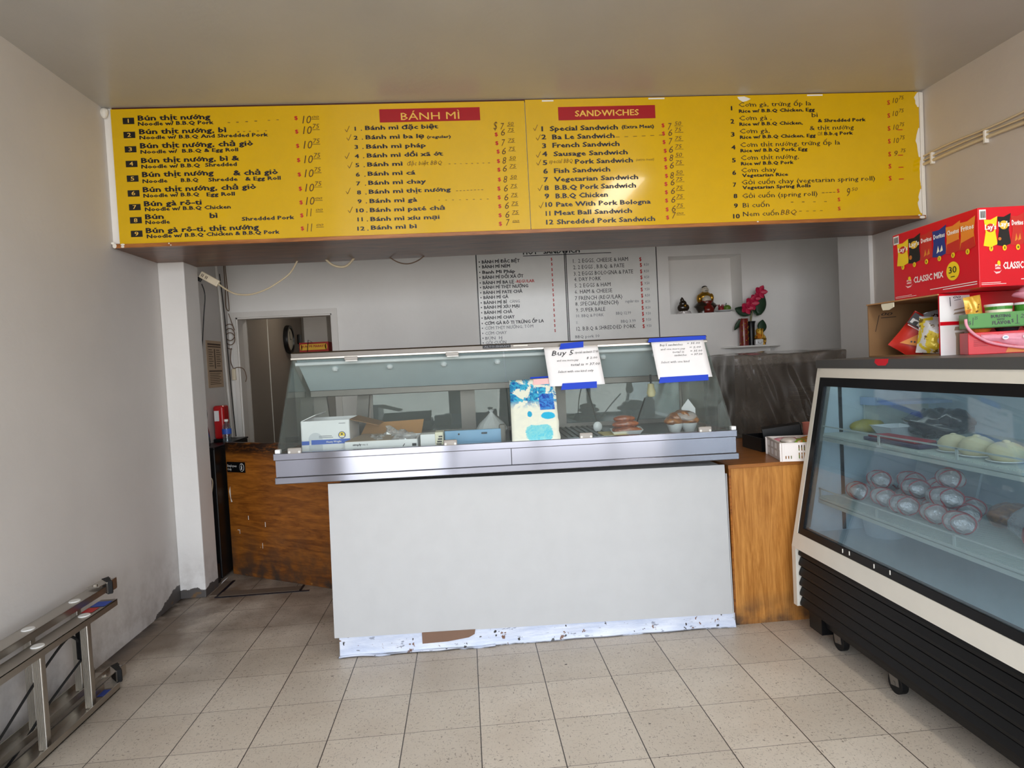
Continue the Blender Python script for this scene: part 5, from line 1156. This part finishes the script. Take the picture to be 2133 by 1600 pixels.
slab('gasket', .545, 1.262, FY1-.075, FY1-.035, 0, .03, 'gasket'); slab('gasket', .545, 1.262, FY0+.035, FY0+.075, 0, .03, 'gasket')
slab('fridge_glass', .545, 1.262, FY0+.075, FY1-.075, .008, .013, 'front_glass')
slab('aluminium', .55, 1.26, FY1-.083, FY1-.076, .016, .034, 'glass_bead')
MB(M['dark_steel_top']).box(1.815, FY0-.01, 1.352, FXB+.01, FY1+.004, FT, b=.003).build('top', t)
mb = MB(M['liner']); mb.box(2.43, FY0+.035, .50, 2.46, FY1-.035, 1.32).prism([(fx(.50)+.03, .50), (fx(1.32)+.03, 1.32), (2.43, 1.32), (2.43, .50)], 'y', FY1-.045, FY1-.036).prism([(fx(.50)+.03, .50), (fx(1.32)+.03, 1.32), (2.43, 1.32), (2.43, .50)], 'y', FY0+.036, FY0+.045).box(1.70, FY0+.036, .50, 2.43, FY1-.036, .515).box(1.86, FY0+.036, 1.32, 2.46, FY1-.036, 1.345)
mb.build('liner', t)
MB(fw_).box(2.46, FY0+.035, .132, FXB, FY1-.035, 1.345).build('back_panel', t)
mb = MB(M['black_louver']).box(1.69, FY0+.035, .135, 1.70, FY1-.035, .47)
for i in range(6):
    z = .14+.052*i; mb.prism([(1.66, z), (1.688, z+.03), (1.695, z+.046), (1.672, z+.040), (1.66, z+.012)], 'y', FY0+.04, FY1-.04)
mb.build('louvre_panel', t)
MB(M['black_plastic']).box(1.70, FY0+.05, .085, 2.45, FY1-.09, .135).box(1.68, FY1-.2, .045, 1.75, FY1-.09, .135).build('chassis', t)
for y in (2.87, 2.47, 1.0):
    x = 1.735
    mb = MB(M['black_rubber']).cyl((x-.014, y, .045), (x+.014, y, .045), .045, n=22); w = mb.build('caster', t)
    mb = MB(M['dull_steel']).prism([(y-.03, .04), (y+.02, .03), (y+.035, .088), (y-.02, .088)], 'x', x-.019, x-.016).prism([(y-.03, .04), (y+.02, .03), (y+.035, .088), (y-.02, .088)], 'x', x+.016, x+.019).cyl((x-.021, y, .045), (x+.021, y, .045), .009, n=10); mb.build('caster_fork', w)
for x, y in ((2.38, 2.87), (2.38, 1.0)):
    w = MB(M['black_rubber']).cyl((x-.014, y, .045), (x+.014, y, .045), .045, n=18).build('caster', t)
def shelf(zd, x0, x1, nm):
    mb = MB(M['wire_white']); y0, y1 = FY0+.05, FY1-.06
    n = int((y1-y0)/.011)
    for i in range(n+1):
        y = y0+(y1-y0)*i/n; mb.box(x0, y-.0018, zd-.0035, x1, y+.0018, zd)
    for x in (x0, (x0+x1)/2, x1): mb.box(x-.003, y0, zd-.009, x+.003, y1, zd-.003)
    s_ = mb.build(nm, t)
    mb = MB(M['wire_white'])
    mb.box(x0-.004, y0, zd+.036, x0, y1, zd+.042).box(x0-.005, y0, zd-.014, x0, y1, zd-.004).box(x0-.006, y0, zd-.034, x0+.006, y1, zd-.018)
    for k in range(6): y = y1-.01-.44*k; mb.box(x0-.004, y-.006, zd-.014, x0, y+.006, zd+.04)
    mb.build('shelf_rail', s_)
SH1, SH2 = 1.022, .702
shelf(SH1, 1.795, 2.36, 'wire_shelf'); shelf(SH2, 1.775, 2.36, 'wire_shelf')
mb = MB(M['black_plastic'])
mb.box(1.90, FY1-.052, .52, 1.916, FY1-.045, 1.30).box(2.41, 2.15, .52, 2.43, 2.17, 1.3); mb.build('shelf_post', t)
MB(M['fridge_lamp']).cyl((1.87, FY0+.06, 1.30), (1.87, FY1-.06, 1.30), .012).build('fluorescent_tube', t)
mb = MB(M['chip_white'])
for y, d in ((2.72, 0), (2.67, .004), (2.50, 0), (2.40, .006)): mb.box(fx(.53)-.003, y, .522+d, fx(.53)-.0005, y+.004, .54+d)
mb.build('scratches', t)
mb = MB(M['carton_red']); mb.cyl((1.8148, 2.64, 1.378), (1.8125, 2.64, 1.378), .001, n=4); mb.prism([(2.58, 1.395), (2.665, 1.395), (2.672, 1.38), (2.65, 1.366), (2.60, 1.366), (2.585, 1.378)], 'x', 1.8135, 1.8155); mb.build('red_tape', t)
# foil-wrapped sandwich rolls banded in red
def make_roll():
    t = thing('sandwich_roll', '', 'sandwich', (0, 0, 0), group='wrapped rolls on the lower fridge shelf')
    mb = MB(M['foil_wrap']).ell((0, 0, .040), (.078, .048, .040), u=22, v=16, jit=.14, seed=4); mb.build('foil_body', t, smooth='all')
    n = 24
    for x, w in ((-.022, .0030), (.026, .0024)):
        k = math.sqrt(1-(x/.078) ** 2)
        mb = MB(M['band_red']).tube([(x+.006*math.sin(i*.8), .0492*k*math.cos(2*math.pi*i/n), .040+.0415*k*math.sin(2*math.pi*i/n)) for i in range(n+1)], w, 5, smooth=False); mb.build('red_band', t)
    mb = MB(M['band_red']).tube([(.0795*math.cos(2*math.pi*i/n), .010*math.sin(4*math.pi*i/n)-.006, .040+.0415*math.sin(2*math.pi*i/n)) for i in range(n+1)], .0034, 5, smooth=False); mb.build('red_band', t)
    return t
roll0 = make_roll()
spots = []
for i, y in enumerate((2.96, 2.80, 2.64, 2.48, 2.325)): spots.append((1.905+.02*(i % 2), y, 0, 90-12+9*(i % 3), 'front row of the lowest layer'))
for i, y in enumerate((2.93, 2.77, 2.61, 2.45)): spots.append((2.01+.012*(i % 2), y, 0, 90+8-8*(i % 3), 'second row of the lowest layer'))
for i, y in enumerate((2.88, 2.70, 2.53)): spots.append((2.115, y, 0, 80+9*(i % 3), 'rear row of the lowest layer'))
for i, y in enumerate((2.87, 2.645, 2.46)): spots.append((1.955+.012*(i % 2), y, .068, 84+10*(i % 3), 'front of the upper layer'))
for i, y in enumerate((2.80, 2.62)): spots.append((2.06, y, .068, 95-14*i, 'rear of the upper layer'))
spots.append((2.015, 2.50, .135, 70, 'top of the pile'))
ordn = ['farthest from the camera', 'second from the far end', 'third from the far end', 'fourth from the far end', 'fifth from the far end', 'sixth from the far end']
cnt = {}
for i, (x, y, z, rz, row) in enumerate(spots):
    m = Matrix.Translation((x, y, SH2+.002+z)) @ Matrix.Rotation(R(rz), 4, 'Z')
    k = cnt.get(row, 0); cnt[row] = k+1
    lb = 'foil-wrapped roll with red bands, '+row+('' if row == 'top of the pile' else ', '+ordn[k])
    if i == 0: roll0.matrix_basis = m; roll0['label'] = lb; WM[roll0.name] = m
    else: dup(roll0, m=m, label=lb)
# buns on the upper shelf
def bun(x, y, label, s=1):
    t = thing('bread_bun', label, 'bun', (x, y, SH1+.001), group='buns on the upper fridge shelf')
    mb = MB(M['bread']).ell((x, y, SH1+.034*s), (.058*s, .054*s, .040*s), u=20, v=12, jit=.10, seed=x*9); mb.ell((x, y, SH1+.07*s), (.014*s, .014*s, .009*s), u=10, v=6); mb.build('bun_body', t, smooth='all')
    MB(M['plate_white']).lathe((x, y, SH1+.001), [(0, 0), (.05*s, 0), (.062*s, .006), (.06*s, .008), (0, .004)], 20).build('paper_base', t)
bun(1.90, 2.335, 'pale round bun on the upper fridge shelf, farthest of three', .95); bun(1.895, 2.215, 'pale round bun on the upper fridge shelf, middle of three', 1.05); bun(1.885, 2.075, 'pale round bun on the upper fridge shelf, nearest of three, cut by the frame', 1.0)
t = thing('dark_bag', 'lumpy black bag behind the buns on the upper fridge shelf', 'bag', (2.12, 2.62, SH1))
mb = MB(M['dark_bag']).ell((2.12, 2.70, SH1+.066), (.105, .135, .064), u=26, v=16, jit=.38, seed=6).ell((2.13, 2.60, SH1+.085), (.07, .075, .05), u=18, v=12, jit=.4, seed=1); mb.build('bag_body', t, smooth='all')
t = thing('food_packet', 'yellow wrapped food packet at far end of the upper fridge shelf', 'packet', (2.0, 3.0, SH1))
MB(M['yellow_food']).ell((1.98, 2.99, SH1+.034), (.085, .06, .034), u=20, v=12, jit=.2, seed=2).build('packet_body', t, smooth='all')
t = thing('white_tray', 'white foam tray on the upper fridge shelf beside the yellow packet', 'tray', (2.05, 2.85, SH1))
MB(M['plate_white']).lathe((2.02, 2.84, SH1+.001), [(0, 0), (.07, 0), (.105, .045), (.112, .048), (.105, .046), (.066, .006), (0, .006)], 4, Matrix.Rotation(R(45), 4, 'Z')).build('tray', t)
t = thing('blue_tray', 'blue-grey tray leaning above the yellow packet in the fridge', 'tray', (2.15, 2.98, SH1+.11))
MB(M['tray_blue']).prism([(2.0, 3.07), (2.36, 3.07), (2.36, 2.90), (2.02, 2.98)], 'z', SH1+.135, SH1+.15).prism([(2.0, 3.07), (2.02, 2.98), (2.03, 2.98), (2.01, 3.07)], 'z', SH1+.15, SH1+.175).build('tray', t)
MB(M['wire_white']).box(2.02, 3.06, SH1, 2.36, 3.075, SH1+.14).build('support', t)
t = thing('meat_tray', 'dark red tray of wrapped meat along the upper shelf rail', 'tray', (1.88, 2.62, SH1))
MB(M['purple_tray']).box(1.82, 2.42, SH1+.001, 1.95, 2.78, SH1+.018, b=.005).build('tray', t); MB(M['band_red']).box(1.83, 2.46, SH1+.018, 1.93, 2.76, SH1+.028, b=.004).build('meat', t)
for i, (x, y, m, rx, rz, lb) in enumerate(((2.12, 2.32, 'roast_meat', .09, .05, 'brown wrapped meat pack on the lower fridge shelf right of the foil rolls'), (2.06, 2.16, 'clear_wrap', .085, .06, 'clear wrapped pack on the lower fridge shelf near the frame edge'), (1.98, 2.04, 'red_print', .06, .055, 'red wrapped pack on the lower fridge shelf, cut by the frame edge'))):
    mb = MB(M[m]).ell((x, y, SH2+.004+rz), (rx, rx*.8, rz), u=18, v=12, jit=.22, seed=i); tag(mb.build('wrapped_pack', smooth='all'), lb, 'packet')
t = thing('storage_tub', 'clear plastic tub on the bottom of the fridge at its far end', 'tub', (2.02, 2.96, .515))
MB(M['tub_clear']).lathe((2.03, 2.95, .516), [(0, 0), (.085, 0), (.10, .09), (.108, .092), (.108, .10), (0, .10)], 24).build('tub', t, smooth=True)
t = thing('pale_tray', 'pale plastic tray leaning behind the foil rolls on the lower fridge shelf', 'tray', (2.22, 2.95, SH2))
MB(M['tub_clear']).prism([(SH2, 3.06), (SH2+.17, 3.075), (SH2+.14, 2.70), (SH2, 2.72)][::1] and [(2.25, SH2+.002), (2.30, SH2+.19), (2.31, SH2+.19), (2.265, SH2+.002)], 'y', 2.66, 3.06).build('tray', t)
# ---------------------------------------------------------------- on top of the fridge
TZ = FT
t = thing('display_carton', 'opened brown carton of chip bags on the fridge, its end flap white', 'carton', (2.3, 2.88, TZ))
B0, B1, BY0, BY1, BT = 2.10, 2.50, 2.64, 3.135, TZ+.272
mb = MB(M['carton_inside']); mb.box(B0, BY1-.006, TZ, B1, BY1, BT).box(B1-.006, BY0, TZ, B1, BY1, BT).box(B0, BY0, TZ, B1, BY1, TZ+.006)
mb.build('carton_body', t)
mb = MB(M['carton_red']).box(B0, BY0, TZ, B1, BY0+.006, BT); mb.build('end_wall', t)
MB(M['carton_brown']).box(B0-.006, BY0, BT-.006, B1, BY1, BT).build('top_wall', t)
MB(M['cream']).prism([(2.93, BT-.03), (2.965, BT-.042), (3.01, BT-.04), (3.02, BT-.02), (3.02, BT-.008), (2.93, BT-.008)][::1], 'x', B0-.004, B0).build('hand_tab', t)
f = Fr((B0, BY0, 0), (1, 0, 0), (0, 0, 1))
mb = MB(M['carton_white']); f.rect(mb, 0, TZ, .142, TZ+.262); mb.use(M['carton_red']); f.rect(mb, 0, TZ+.132, .135, TZ+.148, 2)
mb.use(M['carton_scuff']); f.poly(mb, [(.065, TZ+.195), (.13, TZ+.205), (.13, TZ+.212), (.068, TZ+.200)], 2); f.poly(mb, [(.062, TZ+.178), (.128, TZ+.184), (.13, TZ+.194), (.07, TZ+.186)], 2); f.poly(mb, [(.07, TZ), (.105, TZ), (.112, TZ+.10), (.068, TZ+.098), (.072, TZ+.08)], 2); f.poly(mb, [(.065, TZ+.108), (.10, TZ+.108), (.10, TZ+.125), (.07, TZ+.124)], 2)
mb.use(M['ink_blue']); f.stroke(mb, [(.048, TZ+.255), (.050, TZ+.215)], .003, 3); f.stroke(mb, [(.068, TZ+.24), (.10, TZ+.245)], .002, 3); f.text(mb, '00', .064, .098, TZ+.249, .010, 0, .2, 3); mb.build('printed_flap', t)
f = Fr((0, BY1-.006, 0), (1, 0, 0), (0, 0, 1)); mb = MB(M['ink_blue'])
f.stroke(mb, [(B0+.058, TZ+.215), (B0+.035, TZ+.13)], .003); f.text(mb, '00', B0+.07, B0+.13, TZ+.212, .014, 0, .25); f.stroke(mb, [(B0+.068, TZ+.20), (B0+.15, TZ+.203)], .003); mb.build('handwriting', t)
def chipbag(label, c, w, h, dp, rot, m, words=None, wcol='white_paint', extra=None):
    t = thing('chip_bag', label, 'chip bag', c, group='chip bags on the fridge')
    mm = Matrix.Translation(c) @ rot; CUR.append(mm)
    mb = MB(M[m])
    def fb_(sgn):
        def fn(u, v):
            x = (u-.5)*w; z = v*h; k = (1-abs(2*u-1) ** 3)*(1-abs(2*v-1) ** 4)
            return (x*(1-.06*math.sin(math.pi*v)), sgn*dp*k+.006*noise.noise(Vector((u*5, v*5, sgn))), z)
        return fn
    mb.grid(fb_(-1), 14, 14); mb.grid(fb_(1), 14, 14); mb.build('bag_body', t, smooth='all')
    if words:
        f = Fr((0, -dp-.004, 0), (1, 0, 0), (0, 0, 1)); mb = MB(M[wcol]); f.rect(mb, -w*.40, h*.60, w*.40, h*.62); mb.use(M['black_print']); f.rect(mb, -w*.45, h*.64, w*.45, h*.93, .6); mb.use(M[wcol]); f.text(mb, words, -w*.40, w*.40, h*.68, h*.17, .03)
        if extra: mb.use(M[extra]); f.poly(mb, [(-w*.25, h*.15), (w*.3, h*.3), (w*.02, h*.52)]); mb.use(M['ink']); f.disc(mb, 0, h*.3, w*.03, k=2); f.disc(mb, w*.08, h*.33, w*.03, k=2)
        mb.build('print', t)
    CUR.pop()
    return t
RZ = lambda a: Matrix.Rotation(R(a), 4, 'Z'); RX = lambda a: Matrix.Rotation(R(a), 4, 'X'); RY = lambda a: Matrix.Rotation(R(a), 4, 'Y')
chipbag('red chip bag with orange chip picture, leaning left in the brown carton', (2.135, 2.93, TZ+.016), .15, .20, .028, RZ(-38) @ RY(36) @ RX(-10), 'red_print', 'rito', extra='chip_orange')
chipbag('yellow and silver chip bag standing at the right of the brown carton', (2.155, 2.765, TZ+.01), .125, .17, .028, RZ(-40) @ RY(6) @ RX(-8), 'yellow_bag_print')
chipbag('dark brown chip bag lying behind the yellow one in the carton', (2.27, 2.78, TZ+.03), .16, .20, .03, RZ(-45) @ RY(-12) @ RX(-15), 'brown_bag_print')
chipbag('small yellow chip bag on top of the heap in the brown carton', (2.27, 2.70, TZ+.14), .11, .10, .02, RZ(-60) @ RY(20) @ RX(-20), 'yellow_bag_print')
# big red carton
CX, CYA, CYB, CZ0, CZ1 = 2.105, 2.425, 2.99, BT+.002, TZ+.595
CW = .36
MRC = Matrix.Translation((CX, CYA, 0)) @ Matrix.Rotation(R(-4.0), 4, 'Z') @ Matrix.Translation((-CX, -CYA, 0))
CUR.append(MRC)
t = thing('snack_carton', 'large red CLASSIC MIX snack carton on top of the brown carton', 'carton', (CX+.18, 2.7, CZ0))
MB(M['carton_red']).box(CX, CYA, CZ0, CX+CW, CYB, CZ1, b=.002).build('carton_body', t)
def snack_face(f, L, A, tag_):
    # L length of face, A height; u grows to the viewer's right
    mb = MB(M['white_paint']); f.rect(mb, L*.014, A*.85, L*.09, A*.975)
    mb.use(M['ink'])
    for i in range(9): f.rect(mb, L*(.022+.0070*i), A*.868, L*(.022+.0070*i+(.0045 if i % 3 else .002)), A*.955, 2)
    mb.build('barcode_label', t)
    mb = MB(M['yellow_print'])
    cols = ['yellow_print', 'black_print', 'red_print', 'blue_print', 'orange_print', 'orange_print']
    words = ["Lay's", "Lay's", 'Doritos', 'Doritos', 'Cheetos', 'Fritos']; nums = '718255'
    for i in range(6):
        x0 = L*(.055+.152*i); x1 = x0+L*.165; y0 = A*.52; y1 = A*(.86 if i == 0 else .89); w = x1-x0
        mb.use(M[cols[i]]); k = 1+i*.1
        pts = [(x0, y0), (x0+w*.5, y0-.006), (x1-.002, y0+.004), (x1-.01, (y0+y1)/2), (x1, y1+.008), (x0+w*.5, y1-.006), (x0+.004, y1-.004), (x0+.01, (y0+y1)/2)]
        f.poly(mb, pts, k)
        if i == 5: mb.use(M['red_print']); f.poly(mb, [(x0, y0), (x0+w*.5, y0-.006), (x1-.002, y0+.004), (x1-.01, y0+.045), (x0+.01, y0+.03)], k+.05)
        if i == 4: mb.use(M['red_print']); f.poly(mb, [(x0, y0), (x0+w*.5, y0-.006), (x1-.002, y0+.004), (x1-.01, y0+.05), (x0+.01, y0+.04)], k+.05)
        if i in (2, 3): mb.use(M['chip_orange'] if i == 2 else M['cream']); f.poly(mb, [(x0+w*.3, y0+.012), (x0+w*.42, y0+.045), (x0+w*.5, y0+.02)], k+.06); f.poly(mb, [(x0+w*.52, y0+.015), (x0+w*.68, y0+.045), (x0+w*.74, y0+.02)], k+.06)
        if i == 1: mb.use(M['orange_tub']); f.disc(mb, x0+w*.2, y0+.025, .010*L/.55, k=k+.06)
        if i < 2: mb.use(M['sign_yellow'] if i else M['red_print']); f.disc(mb, x0+w*.5, y1-A*.12, w*.3, A*.055, k=k+.06)
        mb.use(M['white_paint'] if i else M['white_paint'])
        f.text(mb, words[i], x0+w*.12, x1-w*.10, y1-A*(.14 if i < 2 else .13), A*.062, .03, k=k+.12)
        mb.use(M['yellow_print']); f.disc(mb, x0+w*.5, y0-.012, .0115*min(1, L/.5), .0115, k=2); mb.use(M['ink']); f.text(mb, nums[i], x0+w*.5-.0035, x0+w*.5+.0035, y0-.017, .010, .02, k=3)
    mb.build('snack_print', t)
    mb = MB(M['white_paint']); f.text(mb, 'CLASSIC MIX', L*.27, L*.63, A*.215, A*.085, .03); f.rect(mb, L*.47, A*.075, L*.98, A*.085); f.rect(mb, L*.62, A*.045, L*.98, A*.055); f.rect(mb, L*.02, A*.03, L*.30, A*.036); f.rect(mb, L*.02, A*.05, L*.24, A*.056)
    mb.build('lettering', t)
    mb = MB(M['pink_white']); f.poly(mb, [(L*.16, A*.20), (L*.19, A*.16), (L*.23, A*.17), (L*.255, A*.21), (L*.235, A*.19), (L*.19, A*.185)]); f.rect(mb, L*.18, A*.22, L*.24, A*.28); mb.use(M['yellow_print']); f.disc(mb, L*.22, A*.295, L*.018, A*.03, k=2); mb.use(M['carton_red']); f.poly(mb, [(L*.18, A*.235), (L*.21, A*.25), (L*.24, A*.235), (L*.24, A*.248), (L*.21, A*.263), (L*.18, A*.248)], 2); mb.build('emblem', t)
    mb = MB(M['yellow_print']); f.disc(mb, L*.735, A*.275, A*.125, n=28); mb.use(M['ink']); f.text(mb, '30', L*.735-A*.075, L*.735+A*.075, A*.25, A*.085, .012, k=2); f.rect(mb, L*.735-A*.04, A*.195, L*.735+A*.04, A*.205, 2); mb.build('count_badge', t)
snack_face(Fr((CX, CYB, CZ0), (0, -1, 0), (0, 0, 1)), CYB-CYA, CZ1-CZ0, 'a')
snack_face(Fr((CX, CYA, CZ0), (1, 0, 0), (0, 0, 1)), CW, CZ1-CZ0, 'b')
CUR.pop()
# things stacked in front of the cartons
MSK = Matrix.Translation((2.112, 2.50, 0)) @ Matrix.Rotation(R(-24), 4, 'Z') @ Matrix.Translation((-2.038, -2.41, 0))
CUR.append(MSK)
t = thing('snack_box', 'low red snack box under the pink bag on the fridge', 'box', (2.25, 2.5, TZ))
MB(M['carton_red']).box(2.04, 2.418, TZ, 2.46, 2.525, TZ+.092, b=.002).build('box_body', t)
f = Fr((2.04, 2.418, TZ), (1, 0, 0), (0, 0, 1)); mb = MB(M['orange_print']); f.poly(mb, [(.13, .004), (.21, .004), (.20, .03), (.14, .028)]); mb.use(M['band_red'])
for i in range(4): f.rect(mb, .02, .035+.007*i, .07-.006*i, .038+.007*i)
mb.build('print', t)
for i, x in enumerate((2.10, 2.20, 2.30)):
    t = thing('snack_cup', ('left', 'middle', 'right')[i]+' one of three shallow orange cups between red box and green tray', 'cup', (x, 2.48, TZ+.092), group='shallow cups on the red snack box')
    MB(M['orange_tub' if i != 1 else 'dark_bag']).lathe((x, 2.485, TZ+.093), [(0, 0), (.036, 0), (.043, .012), (.045, .0145), (0, .0145)], 20).build('cup_body', t)
GZ = TZ+.109
t = thing('snack_tray', 'green card tray reading BURSTING WITH FLAVOR on the fridge', 'tray', (2.25, 2.5, GZ))
mb = MB(M['green_print']); GX0, GX1, GY0, GY1, GH = 2.038, 2.46, 2.41, 2.518, .062
mb.box(GX0, GY0, GZ, GX1, GY0+.004, GZ+GH).box(GX0, GY1-.004, GZ, GX1, GY1, GZ+GH).box(GX0, GY0, GZ, GX0+.004, GY1, GZ+GH).box(GX1-.004, GY0, GZ, GX1, GY1, GZ+GH).box(GX0, GY0, GZ, GX1, GY1, GZ+.004)
mb.build('tray_body', t)
f = Fr((GX0, GY0, GZ), (1, 0, 0), (0, 0, 1)); mb = MB(M['ink'])
f.text(mb, 'BURSTING', .082, .150, .040, .012, .035); f.text(mb, 'WITH', .102, .128, .029, .007, .03); f.text(mb, 'FLAVOR', .086, .150, .012, .014, .035)
f.stroke(mb, [(.018, .014), (.020, .046)], .0022); f.text(mb, '$', .004, .012, .018, .014, 0); f.text(mb, '$', .152, .160, .018, .014, 0); f.stroke(mb, [(.172, .012), (.172, .048)], .0024); f.stroke(mb, [(.164, .012), (.18, .012)], .002); f.text(mb, '2.50', .182, .23, .034, .016, 0, .2); f.text(mb, '25', .024, .036, .038, .012, 0, .2)
mb.build('print', t)
for i, (x, m, lb) in enumerate(((2.165, 'cream', 'cream and green tub with white lid in the green tray'), (2.268, 'green_print', 'bright green tub with white lid in the green tray'), (2.371, 'green_print', 'third tub with white lid in the green tray, right of the bright green one'))):
    t = thing('snack_tub', lb, 'tub', (x, 2.46, GZ), group='tubs in the green tray')
    mb = MB(M[m]).lathe((x, 2.465, GZ+.004), [(0, 0), (.042, 0), (.047, .085), (0, .085)], 22); mb.build('tub_body', t, smooth=True)
    MB(M['green_print']).lathe((x, 2.465, GZ+.004), [(.0466, .07), (.0474, .083)], 22).build('label_band', t)
    MB(M['carton_white']).lathe((x, 2.465, GZ+.004), [(0, .085), (.0495, .085), (.0495, .094), (0, .095)], 22).build('lid', t, smooth=True)
chipbag('small orange chip bag standing behind the tubs on the fridge', (2.20, 2.545, TZ+.06), .07, .19, .012, RZ(-10) @ RY(-8), 'orange_bag_print')
t = thing('pink_bag', 'pink plastic bag with grey patch lying on the tubs, right edge of the photo', 'bag', (2.3, 2.5, GZ+.10))
def pbag(u, v):
    a = u*2*math.pi; k = math.sin(math.pi*v) ** .6
    return (2.32+.10*k*math.cos(a)*(1+.2*noise.noise(Vector((u*4, v*4, 1)))), 2.47+.05*k*math.sin(a), GZ+.100+.075*v+.012*noise.noise(Vector((u*6, v*5, 4))))
mb = MB(M['pink_film']); mb.grid(pbag, 24, 12); mb.build('bag_body', t, smooth='all')
MB(M['tray_blue']).ell((2.34, 2.425, GZ+.118), (.055, .008, .016), u=16, v=8).build('grey_patch', t, smooth='all')
t = thing('pink_wrapper', 'translucent pink plastic wrapper draped over the low red box on the fridge', 'wrapper', (2.25, 2.42, TZ))
def pw(u, v):
    x = 2.085+.33*u; top = TZ+.082; bot = TZ+.060-.058*min(1, u*1.5)
    return (x, 2.420-.010*math.sin(v*3)-.006*noise.noise(Vector((u*8, v*4, 0))), bot+(top-bot)*v)
mb = MB(M['pink_film']); mb.grid(pw, 22, 8); mb.build('film', t, solid=.001, smooth='all')
MB(M['pink_film']).tube([(2.03, 2.405, TZ+.150), (2.032, 2.403, TZ+.125), (2.045, 2.402, TZ+.10), (2.075, 2.405, TZ+.072), (2.12, 2.403, TZ+.045), (2.20, 2.40, TZ+.025), (2.30, 2.40, TZ+.012), (2.40, 2.40, TZ+.008)], .006, 8).build('twisted_edge', t, smooth='all')
mb = MB(M['carton_white']); f = Fr((0, 2.402, TZ), (1, 0, 0), (0, 0, 1), .004)
f.disc(mb, 2.165, .066, .011, .009); f.disc(mb, 2.235, .066, .011, .009); mb.use(M['tray_blue']); f.disc(mb, 2.165, .067, .007, .003, k=1.5); f.disc(mb, 2.235, .067, .007, .003, k=1.5); mb.build('printed_mark', t)
CUR.pop()
